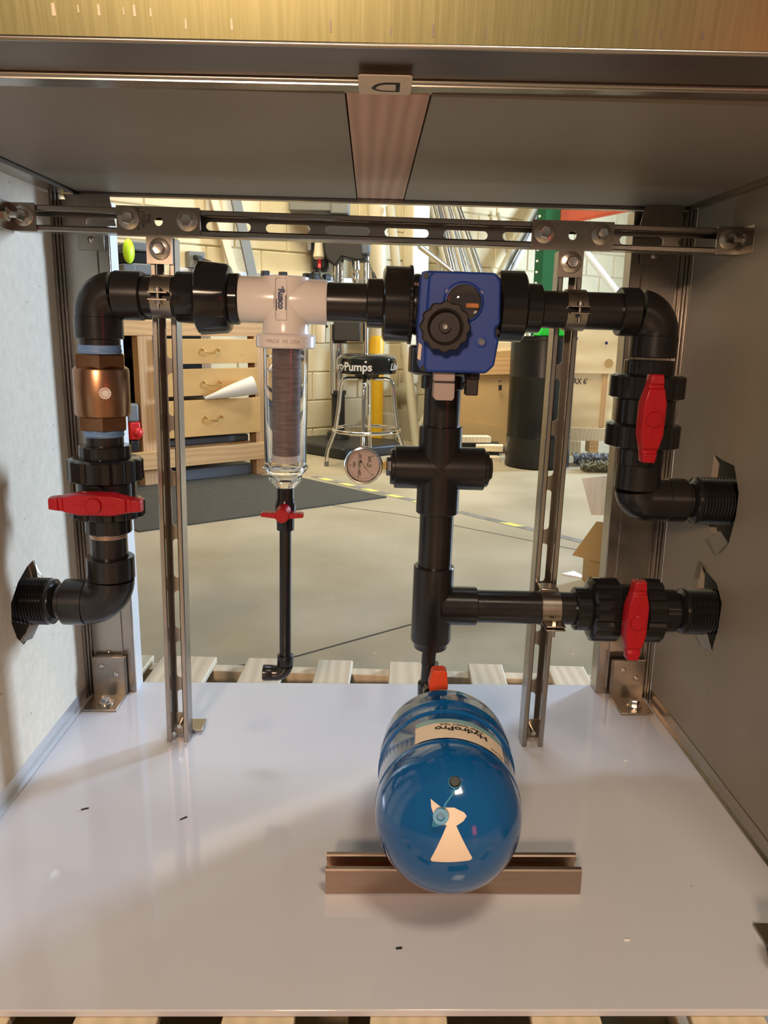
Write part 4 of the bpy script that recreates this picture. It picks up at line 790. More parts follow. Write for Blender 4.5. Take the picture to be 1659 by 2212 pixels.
for k in range(1, 13): a_ = pi / 2 * k / 12; pr.append((TL + 0.062 * sin(a_), TR * cos(a_)))
part('shell', MB().lathe(TA, td, pr, 72), 'blue', t)
part('inlet_neck', MB().cyl(TB + td * 0.055, TB + td * 0.088, 0.020, 24), 'zinc', t)
ta = Vector((1, 0, 0)); ta = (ta - td * ta.dot(td)).normalized(); tu = ta.cross(td).normalized()
def tmap(s_, th, off=0.0006):   # s along the tank from near seam, th from top (radians, + right)
    p = TA + td * s_ + (ta * sin(th) + tu * cos(th)) * (TR + off); return (p.x, p.y, p.z)
def tpatch(s0, s1, a0, a1, off, n=16):
    mb = MB(); v = [tmap(s, a0 + (a1 - a0) * k / n, off) for s in (s0, s1) for k in range(n + 1)]; return mb.add(v, [(k, k + 1, n + 2 + k, n + 1 + k) for k in range(n)])
lb = part('tank_label', tpatch(0.021, 0.070, R(-28), R(50), 0.0008), 'cream', t, label='cream label with upside-down black lettering')
part('label_band', tpatch(0.070, 0.084, R(-28), R(50), 0.0008), 'greenish', lb)
def lmap(cx, cy, k_=1.0): return lambda x, y: tmap(cy - y * 1.0, (cx - x) / TR, 0.0012)
part('brand_text', text_mb('HydroPro', 0.0190, lmap(0.0185, 0.052), bold=0.0006), 'ink', lb)
part('subtitle_text', text_mb('Water System Tank', 0.0080, lmap(0.0195, 0.0640), bold=0.0002), 'ink', lb)
part('maker_text', text_mb('\u25cf Goulds', 0.0080, lmap(0.0770, 0.029)), 'ink', lb)
def dome(x, z, off=0.0006):   # point on near dome from offsets across (x) and up (z)
    q = math.sqrt(max(0.0, 1 - (x * x + z * z) / TR ** 2)); p = TA + ta * x + tu * z - td * TR * 0.98 * q; d_ = (ta * x + tu * z - td * TR * q).normalized(); p = p + d_ * off; return (p.x, p.y, p.z)
def dpatch(poly, off=0.0006):
    import bmesh
    me = D.meshes.new('x'); me.from_pydata([(x, 0, z) for x, z in poly], [], [tuple(range(len(poly)))]); bm = bmesh.new(); bm.from_mesh(me)
    bmesh.ops.triangulate(bm, faces=bm.faces); 
    for _ in range(4):
        es = [e for e in bm.edges if e.calc_length() > 0.007]
        if not es: break
        bmesh.ops.subdivide_edges(bm, edges=es, cuts=1); bmesh.ops.triangulate(bm, faces=bm.faces)
    bm.verts.ensure_lookup_table(); mb = MB(); mb.add([dome(v.co.x, v.co.z, off) for v in bm.verts], [tuple(v.index for v in f.verts) for f in bm.faces]); bm.free(); D.meshes.remove(me); return mb
stp = part('white_sticker', dpatch([(-0.0255, 0.0620), (-0.012, 0.0555), (0.004, 0.0560), (0.0165, 0.0510), (0.0200, 0.0470), (0.0160, 0.0420), (0.0090, 0.0380), (0.0070, 0.0370), (0.0278, -0.0030), (0.0272, -0.0050), (0.0250, -0.0065), (-0.0220, -0.0100), (-0.0238, -0.0085), (-0.0236, -0.0060), (-0.0050, 0.0370), (-0.0120, 0.0390), (-0.0205, 0.0450), (-0.0245, 0.0540)]), 'cream', t, label='cream sticker shaped like a lens over a triangle')
cp = Vector(dome(0.0047, 0.0785, 0)); cdir = (cp - TA).normalized()
part('air_valve', MB().lathe(cp, cdir, [(0, 0.0075), (0.004, 0.0075), (0.0055, 0.006), (0.0055, 0)], 24), 'black', t)
part('cap_collar', MB().lathe(cp, cdir, [(0, 0.0078), (0.002, 0.0088), (0.0035, 0.0078)], 24), 'ltblue', t)
pts = [dome(0.0047 + (-0.0120 - 0.0047) * k / 8 + 0.001 * sin(k), 0.0735 + (0.0500 - 0.0735) * k / 8, 0.0022) for k in range(9)]
part('cap_tether', MB().tube(pts, 0.0013, 8), 'ltblue', t)
q_ = Vector(dome(-0.0125, 0.0475, 0.0)); qd = Vector((-0.10, -0.9, 0.42)).normalized()
part('cap_plug', MB().lathe(q_, qd, [(0, 0.0090), (0.010, 0.0100), (0.013, 0.0098), (0.013, 0.0052), (0.006, 0.0046), (0.006, 0)], 28), 'ltblue', t)
part('plug_tab', MB().obox(q_ + Vector((-0.006, -0.003, -0.009)), (1, 0, 0), (0, 1, 0), (0.2, 0, 1), 0.0050, 0.003, 0.0045), 'ltblue', t, 0.001)

# ------------------------------------------------------------------ behind: floor things
matm = MB().prism([(-1.75, 2.97), (-1.04, 2.20), (0.13, 3.03), (-0.40, 3.58), (-0.72, 3.68)], (0, 0, 0), (1, 0, 0), (0, 1, 0), (0, 0, 1), FZ, FZ + 0.008)
solo('rubber_mat', matm, 'mat', 'dark rubber floor mat in front of the workbench', 'mat', (-0.6, 3.2, FZ))
tp = thing('floor_tape', 'worn black and yellow hazard tape line crossing the concrete floor', 'tape', (0.3, 2.9, FZ))
Tp0, Tp1 = Vector((-0.33, 3.66, 0)), Vector((1.45, 1.62, 0)); tdv = (Tp1 - Tp0).normalized(); tn = Vector((-tdv.y, tdv.x, 0)); TLn = (Tp1 - Tp0).length
part('tape_strip', MB().obox((Tp0 + Tp1) / 2 + Vector((0, 0, FZ + 0.0006)), tdv, tn, (0, 0, 1), TLn / 2, 0.026, 0.0006), 'greytape', tp)
for k in range(9):
    s0 = 0.06 + k * 0.215
    if k in (6,): continue
    c0 = Tp0 + tdv * s0; part('yellow_stripe', MB().prism([(0, -0.022), (0.10, -0.022), (0.135, 0.022), (0.035, 0.022)], c0, tdv, tn, (0, 0, 1), FZ + 0.0013, FZ + 0.0016), 'hazard', tp)

# workbench
t = thing('workbench', 'wooden workbench with three plywood drawers behind the left upright', 'workbench', BL(-0.4, -0.3, FZ))
part('top_rail', wbox(MB(), BL, -1.7, 0.01, -0.04, 0.0, 0.7185, 0.808), 'pine', t, 0.003)
part('bench_top', wbox(MB(), BL, -1.7, 0.03, -0.85, -0.0405, 0.772, 0.808), 'pine', t, 0.003)
for s0, s1, dd in ((-0.805, -0.715, 0.0), (-0.055, 0.02, 0.0)):
    part('leg', wbox(MB(), BL, s0, s1, dd - 0.09, dd, FZ, 0.7175), 'pinev', t, 0.003)
for s0, s1 in ((-0.055, 0.02), (-1.68, -1.6)): part('leg', wbox(MB(), BL, s0, s1, -0.85, -0.77, FZ, 0.7715), 'pinev', t, 0.003)
part('bottom_rail', wbox(MB(), BL, -1.7, -0.005, 0.001, 0.04, -0.055, 0.052), 'pine', t, 0.003)
part('lower_shelf', wbox(MB(), BL, -1.7, -0.0555, -0.80, -0.091, 0.03, 0.05), 'pine', t)
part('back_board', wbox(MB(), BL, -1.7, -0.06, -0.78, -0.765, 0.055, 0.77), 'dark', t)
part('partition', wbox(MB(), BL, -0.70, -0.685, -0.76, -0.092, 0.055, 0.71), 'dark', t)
for z0, z1, d0, nh in ((0.556, 0.702, 0.030, 0.637), (0.367, 0.527, 0.036, 0.444), (0.122, 0.342, 0.045, 0.232)):
    dr = part('drawer', wbox(MB(), BL, -0.690, -0.046, d0 - 0.02, d0, z0, z1), 'ply', t, 0.002)
    part('drawer_box', wbox(MB(), BL, -0.670, -0.070, -0.5, d0 - 0.0205, z0 + 0.015, z1 - 0.035), 'ply', dr)
    path = [BL(-0.365 + 0.052 * cos(a_), d0 + 0.006 + 0.020 * abs(sin(a_)), nh + 0.003 - 0.022 * abs(sin(a_))) for a_ in [pi * k / 12 for k in range(13)]]
    part('brass_handle', MB().tube(path, 0.004, 8).sphere(BL(-0.365 + 0.052, d0 + 0.004, nh + 0.004), 0.008, 10).sphere(BL(-0.365 - 0.052, d0 + 0.004, nh + 0.004), 0.008, 10), 'brass', dr)
for k, (z0, z1) in enumerate(((0.70, 0.716), (0.50, 0.62), (0.42, 0.50), (0.30, 0.41))):
    solo('storage_board', wbox(MB(), BL, -1.5, -0.83, -0.5, -0.16, z0, z1), 'ply' if k % 2 else 'card', ('top', 'second', 'third', 'lowest')[k] + ' brown board stacked in the open left bay of the workbench', 'board', BL(-1.1, -0.3, z0))
solo('folded_sheet', wbox(MB(), BL, -0.66, -0.07, -0.5, -0.07, 0.053, 0.098), 'bluesheet', 'blue-grey folded sheet on the lower shelf of the workbench', 'sheet', BL(-0.3, -0.3, 0.06), bevel=0.01)
solo('stacked_sheets', wbox(MB(), BL, -0.66, -0.07, -0.55, -0.03, FZ, -0.10).box(0, 0, 0, 0, 0, 0) if False else wbox(MB(), BL, -0.66, -0.07, -0.55, -0.03, FZ, -0.09), 'bluesheet', 'dark blue-grey sheets on the floor under the workbench', 'sheet', BL(-0.3, -0.3, FZ), bevel=0.008)
# rolled paper cone poking out
a = Vector(BL(-0.425, 0.045, 0.350)); b = Vector(BL(-0.125, 0.115, 0.425))
solo('paper_roll', MB().lathe(a, b - a, [(0, 0.008), ((b - a).length * .55, 0.040), ((b - a).length, 0.058), ((b - a).length, 0.054), (0.01, 0.004)], 24), 'paper', 'white paper cone sticking out above the lowest workbench drawer', 'paper', tuple(a))
t = thing('hand_tool', 'red and grey battery tool standing in the left bay of the workbench', 'tool', BL(-0.85, -0.02, 0.055))
part('grey_body', wbox(MB(), BL, -0.895, -0.825, -0.06, 0.02, 0.23, 0.335), 'toolgrey', t, 0.012)
part('red_body', wbox(MB(), BL, -0.885, -0.820, -0.06, 0.02, 0.125, 0.23).sphere(BL(-0.838, 0.0, 0.165), 0.036, 16), 'redp', t, 0.01)
part('battery', wbox(MB(), BL, -0.885, -0.835, -0.06, 0.02, 0.06, 0.12), 'black', t, 0.004)
# things on the bench
t = thing('bench_charger', 'black and grey tool charger stack on the left end of the workbench', 'charger', BL(-0.70, -0.25, 0.81))
part('lower_block', wbox(MB(), BL, -0.90, -0.58, -0.4, -0.1, 0.81, 1.059), 'black', t, 0.01)
part('upper_block', wbox(MB(), BL, -0.77, -0.58, -0.4, -0.1, 1.19, 1.245), 'toolgrey', t, 0.01)
part('middle_block', wbox(MB(), BL, -0.80, -0.58, -0.4, -0.12, 1.125, 1.189), 'black', t, 0.006)
part('middle_block', wbox(MB(), BL, -0.77, -0.58, -0.4, -0.10, 1.06, 1.124), 'toolgrey', t, 0.01)
part('left_post', wbox(MB(), BL, -0.85, -0.78, -0.11, -0.03, 0.81, 1.112), 'toolgrey', t, 0.006)
part('rear_case', wbox(MB(), BL, -1.0, -0.58, -0.6, -0.42, 0.81, 1.26), 'cast', t, 0.01)
solo('lime_knob', MB().sphere(BL(-0.812, -0.04, 1.215), 0.042, 20, (.8, 1, 1.1)).sphere(BL(-0.812, -0.04, 1.150), 0.040, 20, (.8, 1, 1.1)).box(0, 0, 0, 0, 0, 0) if False else MB().sphere(BL(-0.812, -0.04, 1.180), 0.042, 24, (.75, 1, 1.6)), 'lime', 'lime green rounded tool part beside the black charger on the bench', 'tool', BL(-0.812, -0.04, 1.11))
t = thing('outlet_box', 'grey electrical outlet box with black plugs on the block wall above the bench', 'outlet', WL(-0.92, 0.03, 1.16))
part('box', wbox(MB(), WL, -0.985, -0.865, 0.0, 0.07, 1.165, 1.275), 'greyc', t, 0.005)
part('plug', MB().cyl(WL(-0.94, 0.06, 1.235), WL(-0.93, 0.13, 1.225), 0.018, 12), 'black', t); part('plug', MB().cyl(WL(-0.89, 0.06, 1.215), WL(-0.86, 0.13, 1.195), 0.02, 12), 'black', t)
part('lower_plug', wbox(MB(), WL, -0.97, -0.88, 0.0, 0.09, 1.08, 1.155), 'toolgrey', t, 0.006)
t = thing('power_strip', 'long pale metal power strip running along the block wall behind the filter', 'power strip', WL(0.1, 0.03, 1.08))
part('strip', wbox(MB(), WL, -1.05, 0.98, 0.0, 0.045, 1.105, 1.160), 'alu', t, 0.004)
for s_ in (-0.42, -0.27, -0.06, 0.02, 0.12): part('plug', wbox(MB(), WL, s_, s_ + 0.055, 0.045, 0.09, 1.130, 1.175), 'black', t, 0.006)
solo('small_hook', MB().tube([WL(0.0, 0.07, 1.165), WL(0.02, 0.09, 1.19), WL(0.05, 0.08, 1.215), WL(0.07, 0.07, 1.26)], 0.012, 8), 'cast', 'small dark hook standing above the power strip', 'hook', WL(0.0, 0.06, 1.1))
# boards leaning on the wall above the bench
def lean(label, p, q, hw, th, m, name='leaning_board'):
    p, q = Vector(p), Vector(q); d = (q - p).normalized(); wv = E_.copy(); n_ = d.cross(wv).normalized(); c = (p + q) / 2
    return solo(name, MB().obox(c, d, wv, n_, (q - p).length / 2, hw, th), m, label, 'board', tuple(p), bevel=0.002)
lean('pale beige board leaning on the block wall above the workbench', WL(-0.58, 0.12, 0.83), WL(-0.86, 0.03, 1.95), 0.030, 0.01, 'beige')
lean('grey board leaning on the block wall above the workbench', WL(-0.48, 0.16, 0.83), WL(-0.68, 0.05, 1.95), 0.038, 0.01, 'greyc')

# drill press
t = thing('drill_press', 'black floor drill press with chrome column behind the stool', 'drill press', (-0.22, 4.85, FZ))
DX = -0.22
part('base', MB().prism([(-0.50, 4.95), (-0.47, 4.60), (-0.16, 4.30), (0.27, 4.62), (0.24, 4.86), (-0.1, 4.98), (-0.35, 5.05)], (0, 0, 0), (1, 0, 0), (0, 1, 0), (0, 0, 1), FZ, FZ + 0.085), 'cast', t, 0.02)
part('base_collar', MB().cyl((DX, 4.85, -0.076), (DX, 4.85, -0.02), 0.095, 24, 0.085), 'cast', t, 0.004)
part('lower_column', MB().cyl((DX, 4.85, -0.03), (DX, 4.85, 0.285), 0.052, 28).cyl((DX, 4.85, 0.27), (DX, 4.85, 0.30), 0.062, 28), 'cast', t)
part('chrome_column', MB().cyl((DX, 4.85, 0.25), (DX, 4.85, 1.40), 0.040, 32), 'chrome', t)
part('side_tube', MB().cyl((DX - 0.048, 4.80, 0.28), (DX - 0.048, 4.80, 0.80), 0.016, 16), 'metalpipe', t)
part('table_bracket', MB().box(DX - 0.03, DX + 0.17, 4.70, 4.92, 0.68, 0.86).cyl((DX, 4.85, 0.66), (DX, 4.85, 0.80), 0.065, 24), 'cast', t, 0.008)
part('table_lever', MB().tube([(DX - 0.08, 4.72, 0.79), (DX - 0.13, 4.70, 0.73)], 0.012, 8), 'cast', t)
part('head', MB().prism([(-0.30, 1.265), (-0.24, 1.22), (-0.19, 1.285), (-0.10, 1.262), (-0.02, 1.262), (0.015, 1.31), (0.015, 1.56), (-0.32, 1.56), (-0.32, 1.32)], (0, 0, 0), (1, 0, 0), (0, 0, 1), (0, 1, 0), 4.70, 4.98), 'cast', t, 0.01)
part('front_cover', MB().box(-0.045, 0.018, 4.66, 4.72, 1.30, 1.40), 'bluesheet', t, 0.012)
part('motor', MB().box(-0.425, -0.30, 4.86, 5.05, 1.19, 1.50), 'cast', t, 0.03)
part('motor_plate', MB().box(-0.455, -0.424, 4.86, 5.0, 1.335, 1.42), 'greyc', t, 0.006)
part('belt_cover', MB().box(-0.58, -0.26, 4.75, 5.05, 1.60, 1.80).box(-0.275, -0.14, 4.72, 5.02, 1.58, 1.80), 'greyc', t, 0.012)
part('badge', MB().prism([(-0.213, 1.70), (-0.193, 1.70), (-0.193, 1.672), (-0.203, 1.655), (-0.213, 1.672)], (0, 0, 0), (1, 0, 0), (0, 0, 1), (0, 1, 0), 4.715, 4.72), 'whitepaint', t)
part('spindle', MB().lathe((-0.090, 4.80, 1.275), -AZ, [(0, 0.032), (0.05, 0.030), (0.05, 0.036), (0.075, 0.036), (0.08, 0.022), (0.10, 0.018), (0.105, 0.026), (0.122, 0.030), (0.124, 0.026), (0.138, 0.026), (0.14, 0.030), (0.158, 0.026), (0.19, 0.010)], 20), 'metalpipe', t)
part('drill_bit', MB().cyl((-0.090, 4.80, 1.09), (-0.090, 4.80, 1.03), 0.007, 10), 'metalpipe', t)
part('coolant_bottle', MB().lathe((-0.365, 4.82, 1.40), -AZ, [(0, 0.03), (0.06, 0.035), (0.11, 0.044), (0.13, 0.030), (0.133, 0)], 20), 'beige', t)
part('nozzle', MB().tube([(-0.36, 4.80, 1.27), (-0.36, 4.80, 1.21)], 0.012, 10), 'redp', t)
part('air_hose', MB().tube([(-0.36, 4.80, 1.22), (-0.355, 4.79, 1.15), (-0.32, 4.78, 1.11), (-0.25, 4.76, 1.08), (-0.19, 4.75, 1.05)], 0.008, 8), 'black', t)
part('cord', MB().tube([(-0.40, 4.86, 1.20), (-0.41, 4.85, 1.12), (-0.425, 4.85, 1.06)], 0.006, 8), 'black', t)
part('feed_handle', MB().tube([(0.0, 4.74, 1.36), (0.075, 4.70, 1.42)], 0.006, 8).tube([(-0.01, 4.74, 1.29), (0.04, 4.70, 1.17)], 0.006, 8), 'metalpipe', t)
part('handle_grip', MB().lathe((0.038, 4.70, 1.18), (0.03, -0.02, -0.10), [(0, 0.009), (0.02, 0.013), (0.06, 0.018), (0.075, 0.008)], 12), 'black', t)
part('spray_bottle', MB().lathe((-0.345, 4.72, 0.66), AZ, [(0, 0.02), (0.005, 0.036), (0.11, 0.040), (0.15, 0.034), (0.19, 0.030)], 18), 'beige', t)
part('light_tube', MB().cyl((-0.01, 4.86, 0.50), (-0.01, 4.86, 1.30), 0.022, 16), 'metalpipe', t)

# stool
SX, SY = 0.006, 4.03
t = thing('bar_stool', 'chrome bar stool with round black lettered seat in front of the drill press', 'stool', (SX, SY, FZ))
seat = part('seat', MB().lathe((SX, SY, 0.483), AZ, [(0, 0.190), (0.004, 0.200), (0.075, 0.203), (0.100, 0.198), (0.118, 0.180), (0.128, 0.140), (0.130, 0)], 56), 'seat', t)
def seatmap(a0, r=0.2042, z0=0.535): return lambda x, y: (SX + r * sin(a0 + x / r), SY - r * cos(a0 + x / r), z0 + y)
part('seat_lettering', text_mb('Pumps', 0.075, seatmap(-0.32, z0=0.530), bold=0.002), 'paper', seat, label='white lettering round the seat edge')
part('seat_lettering', text_mb('Liberty', 0.062, seatmap(-1.26, z0=0.533), shear=0.3, bold=0.001), 'paper', seat)
part('seat_lettering', text_mb('Liberty', 0.062, seatmap(1.28, z0=0.530), shear=0.3, bold=0.001), 'paper', seat)
part('swivel', MB().cyl((SX, SY, 0.455), (SX, SY, 0.484), 0.075, 28, 0.09), 'cast', t)
zt_ = 0.445
for ph in (-1.90, -0.35 - 0.0, 1.24, 2.80):
    dx, dy = sin(ph + 0.25), -cos(ph + 0.25)
    pth = []
    for r_, z_ in ((0.0, zt_), (0.06, zt_), (0.13, zt_), (0.155, zt_ - 0.008), (0.172, zt_ - 0.028), (0.178, zt_ - 0.06), (0.190, 0.25), (0.212, 0.105), (0.222, 0.07), (0.265, -0.045), (0.272, -0.08), (0.276, FZ + 0.012)):
        pth.append((SX + dx * r_, SY + dy * r_, z_))
    lg_ = part('leg', MB().tube(pth, 0.0140, 12), 'chrome', t)
    part('foot_cap', MB().cyl((SX + dx * 0.276, SY + dy * 0.276, FZ), (SX + dx * 0.275, SY + dy * 0.275, FZ + 0.035), 0.015, 14), 'greyc', lg_)
part('foot_ring', MB().tube([(SX + 0.226 * cos(2 * pi * k / 48), SY + 0.226 * sin(2 * pi * k / 48), 0.100) for k in range(48)], 0.0130, 12, close=True), 'chrome', t)

# bollard and wall pipes
solo('bollard', MB().lathe((0.075, 5.10, FZ), AZ, [(0, 0.062), (0.83, 0.062), (0.86, 0.052), (0.875, 0.03), (0.88, 0)], 36), 'yellow', 'yellow steel bollard behind the stool', 'bollard', (0.075, 5.08, FZ))
solo('wall_duct', MB().cyl(WL(0.61, 0.10, 0.4), WL(0.61, 0.10, 2.6), 0.075, 28), 'beige', 'pale painted vertical pipe on the block wall behind the drill press', 'pipe', WL(0.61, 0.1, 0.4))
solo('wall_duct', wbox(MB(), WL, 0.95, 1.135, 0.0, 0.13, 0.55, 2.6), 'beige', 'pale painted square wall chase left of the leaning conduit bundle', 'duct', WL(1.0, 0.05, 0.55), bevel=0.01)
t = thing('drain_pipework', 'pale painted drain pipe with bulbous trap low on the block wall behind the stool', 'pipe', WL(0.95, 0.12, FZ))
part('riser', MB().cyl(WL(1.00, 0.08, 0.05), WL(1.00, 0.08, 0.55), 0.055, 24).cyl(WL(1.00, 0.08, 0.32), WL(1.00, 0.08, 0.39), 0.070, 24), 'beige', t)
part('trap_bulb', MB().sphere(WL(0.93, 0.12, 0.24), 0.095, 24), 'graytube', t)
part('lower_pipe', MB().cyl(WL(0.93, 0.12, FZ), WL(0.93, 0.12, 0.10), 0.080, 24).cyl(WL(0.93, 0.12, 0.08), WL(0.93, 0.12, 0.18), 0.05, 24), 'graytube', t)
part('lower_pipe', MB().cyl(WL(0.70, 0.14, FZ), WL(0.70, 0.14, 0.08), 0.078, 24), 'graytube', t)
solo('leaning_tube', MB().cyl((0.40, 4.78, FZ + 0.01), WL(0.63, 0.23, 1.70), 0.036, 24), 'graytube', 'long tan tube leaning on the wall right of the stool', 'tube', (0.4, 4.78, FZ))

# conduit bundle: feet on the floor, heads on the wall
heads = [(1.165, 1.90, 0.22), (1.20, 1.95, 0.25), (1.235, 1.98, 0.25), (1.27, 1.95, 0.27), (1.31, 1.93, 0.24), (1.35, 1.91, 0.28), (1.39, 1.92, 0.26), (1.50, 1.72, 0.55), (1.45, 1.95, 0.33), (1.25, 1.75, 0.40)]
feet = [1.55, 1.60, 1.66, 1.72, 1.78, 1.86, 1.94, 2.10, 2.02, 2.2]
for k, ((hs1, hz, _), fs_) in enumerate(zip(heads, feet)):
    rr = (0.022, 0.030, 0.016, 0.020, 0.026, 0.014, 0.018, 0.016, 0.020, 0.015)[k]
    o = solo('conduit_length', MB().cyl(WL(fs_, 0.50 + 0.02 * k, FZ), WL(hs1, 0.04 + 0.012 * (k % 4), hz), rr, 16), 'metalpipe' if k % 3 else 'graytube', 'metal conduit of the leaning bundle, its top end ' + ('leftmost', 'second', 'third', 'fourth', 'fifth', 'sixth', 'seventh', 'eighth', 'ninth', 'rightmost')[sorted(h[0] for h in heads).index(hs1)] + ' counted from the left', 'pipe', WL(fs_, 0.5, FZ), 'leaning conduit bundle')
solo('short_conduit', MB().cyl(WL(0.612, 0.62, 1.38), WL(1.50, 0.48, 1.02), 0.020, 16), 'metalpipe', 'short metal tube leaning across the conduit bundle', 'pipe', WL(1.06, 0.5, 1.5))
solo('thin_rod', MB().cyl(WL(2.45, 0.45, FZ), WL(2.00, 0.05, 1.80), 0.016, 12), 'graytube', 'single thin rod leaning on the block wall right of the bundle', 'rod', WL(2.45, 0.4, FZ))
for k, (s0, s1, rr, m_) in enumerate(((2.00, 2.72, 0.024, 'graytube'), (2.06, 2.79, 0.030, 'metalpipe'), (2.12, 2.85, 0.020, 'whitepaint'))):
    tp_, bt_ = Vector(WL(2.44 + 0.075 * k, 0.10, 1.916)), Vector(WL(1.875 + 0.07 * k, 0.20, 1.223)); dd_ = tp_ - bt_
    solo('slanted_tube', MB().cyl(bt_ - dd_ * 1.95, tp_ + dd_ * 0.2, rr * 1.1, 16), m_, ('leftmost of the three', 'middle of the three', 'white rightmost of the three')[k] + ' tubes slanting up right in front of the green rack', 'tube', WL(s0, 0.5, FZ))

# green rack, orange beam, white brace
t = thing('rack_upright', 'dark green perforated pallet rack upright behind the right T plate', 'rack', (1.56, 5.85, FZ))
part('upright', MB().box(1.455, 1.520, 5.84, 5.845, FZ, 2.4).box(1.520, 1.645, 5.80, 5.806, FZ, 2.4).box(1.515, 1.521, 5.80, 5.845, FZ, 2.4), 'green', t)
hm_ = MB()
for k in range(22):
    for x_ in (1.475,): hm_.lathe((x_, 5.8405, 0.35 + k * 0.0925), FR, [(0, 0.011), (0.001, 0.011), (0.001, 0)], 14)
part('bolt_holes', hm_, 'whitepaint', t, label='pale round holes'); 
t2 = thing('rack_beam', 'rusty orange rack beam at the upper right beside the green upright', 'beam', (2.0, 5.8, 1.7))
part('beam', MB().prism([(1.646, 1.665), (1.646, 1.86), (2.42, 1.86), (2.36, 1.815)], (0, 0, 0), (1, 0, 0), (0, 0, 1), (0, 1, 0), 5.78, 5.84), 'rackorange', t2, 0.003)
part('lower_flange', MB().obox((2.0, 5.80, 1.738), (0.715, 0, 0.150), (0, 1, 0), (-0.150, 0, 0.715), 0.363, 0.03, 0.004), 'rackorange', t2)
solo('white_brace', MB().cyl((1.80, 5.86, 1.56), (2.27, 5.84, 1.04), 0.030, 12), 'whitepaint', 'white diagonal brace in front of the pale blocks at upper right', 'brace', (1.8, 5.86, 1.5))

# drum, crate, boxes
BX, BY = 1.225, 4.20
t = thing('plastic_drum', 'tall black plastic drum behind the right upright', 'drum', (BX, BY, FZ))
part('drum_shell', MB().lathe((BX, BY, FZ), AZ, [(0, 0.215), (0.01, 0.228), (0.03, 0.226), (0.20, 0.222), (0.21, 0.226), (0.225, 0.222), (0.62, 0.222), (0.63, 0.226), (0.645, 0.223), (0.875, 0.223), (0.885, 0.231), (0.90, 0.231), (0.90, 0.218), (0.60, 0.216)], 56), 'barrel', t)
part('drum_contents', MB().cyl((BX, BY, 0.60), (BX, BY, 0.70), 0.212, 32), 'dark', t)
solo('green_crate', MB().prism([(-0.075, 0.742), (0.155, 0.742), (0.155, 0.835), (-0.035, 0.850), (-0.06, 0.80)], (BX, BY - 0.08, 0), (1, 0, 0), (0, 0, 1), (0, 1, 0), -0.1, 0.1), 'limeg', 'bright green plastic piece lying on top of the black drum', 'container', (BX, BY - 0.08, 0.742), bevel=0.01)
t = thing('plywood_crate', 'light plywood crate with swirled grain and stencilled print right of the black drum', 'crate', (1.75, 4.75, FZ))
part('upper_panel', MB().prism([(1.40, 0.468), (1.905, 0.468), (1.925, 0.60), (1.93, 0.72), (1.90, 0.84), (1.40, 0.84)], (0, 0, 0), (1, 0, 0), (0, 0, 1), (0, 1, 0), 4.66, 4.68), 'plycrate', t, 0.002)
part('front_panel', MB().box(1.40, 1.865, 4.685, 4.70, -0.02, 0.467), 'plycrate', t)
part('side_panel', MB().box(1.866, 1.90, 4.70, 5.3, -0.02, 0.80), 'plycrate', t)
part('corner_batten', MB().box(1.79, 1.835, 4.672, 4.684, 0.06, 0.466), 'pinev', t, 0.002)
part('bottom_rail', MB().box(1.40, 1.865, 4.67, 4.684, -0.045, 0.055), 'pallet', t, 0.002)
part('skid', MB().box(1.45, 1.66, 4.66, 4.80, FZ, -0.046), 'pallet', t, 0.002); part('skid', MB().box(1.73, 1.80, 4.67, 4.80, FZ + 0.02, -0.046), 'pine', t, 0.002)
part('stencil', text_mb("ARX 6'", 0.060, lambda x, y: (1.610 + x * 0.8, 4.684, 0.405 + y), bold=0.001), 'ink', t, label='black stencilled lettering')
part('knot', MB().cyl((1.795, 4.6595, 0.695), (1.795, 4.660, 0.695), 0.012, 14), 'navy', t); part('plug_patch', MB().cyl((1.825, 4.6592, 0.545), (1.825, 4.660, 0.545), 0.034, 24), 'card', t)
t = thing('cardboard_box', 'large brown cardboard box left of the black drum', 'box', (0.90, 4.75, FZ))
part('front_face', MB().prism([(0.66, 0.02), (0.66, 0.60), (1.20, 0.64), (1.20, -0.13)], (0, 0, 0), (1, 0, 0), (0, 0, 1), (0, 1, 0), 4.72, 5.1), 'card', t, 0.006)
part('top_board', MB().prism([(0.80, 0.44), (1.20, 0.455), (1.20, 0.575), (0.80, 0.555)], (0, 0, 0), (1, 0, 0), (0, 0, 1), (0, 1, 0), 4.69, 4.715), 'pine', t, 0.002)
part('lower_flap', MB().prism([(0.66, -0.02), (1.20, -0.12), (1.20, 0.03), (0.66, 0.11)], (0, 0, 0), (1, 0, 0), (0, 0, 1), (0, 1, 0), 4.705, 4.718), 'card', t)
part('print_mark', MB().box(1.005, 1.030, 4.686, 4.689, 0.33, 0.37).box(1.005, 1.03, 4.686, 4.689, 0.40, 0.405).box(1.005, 1.01, 4.686, 4.689, 0.385, 0.405), 'ink', t)
part('top_item', MB().box(0.90, 1.2, 4.76, 4.9, 0.62, 0.69), 'plycrate', t, 0.004)
for k, (x0, x1, y0, z0, rz, m_) in enumerate(((0.70, 0.93, 4.52, 0.0, 0.1, 'pallet'), (0.82, 1.02, 4.45, -0.055, -0.15, 'plycrate'), (0.78, 0.98, 4.36, -0.14, 0.05, 'pallet'))):
    c = Vector(((x0 + x1) / 2, y0, z0 - 0.02)); ax = Vector((cos(rz), sin(rz), 0)); solo('wood_offcut', MB().obox(c, ax, (-ax.y, ax.x, 0), (0, 0, 1), (x1 - x0) / 2, 0.05, 0.022 + 0.012 * (k == 2)), m_, ('upper wooden offcut', 'middle wooden offcut', 'largest pinkish wooden plank')[k] + ' in the pile in front of the cardboard box', 'offcut', tuple(c), bevel=0.003)
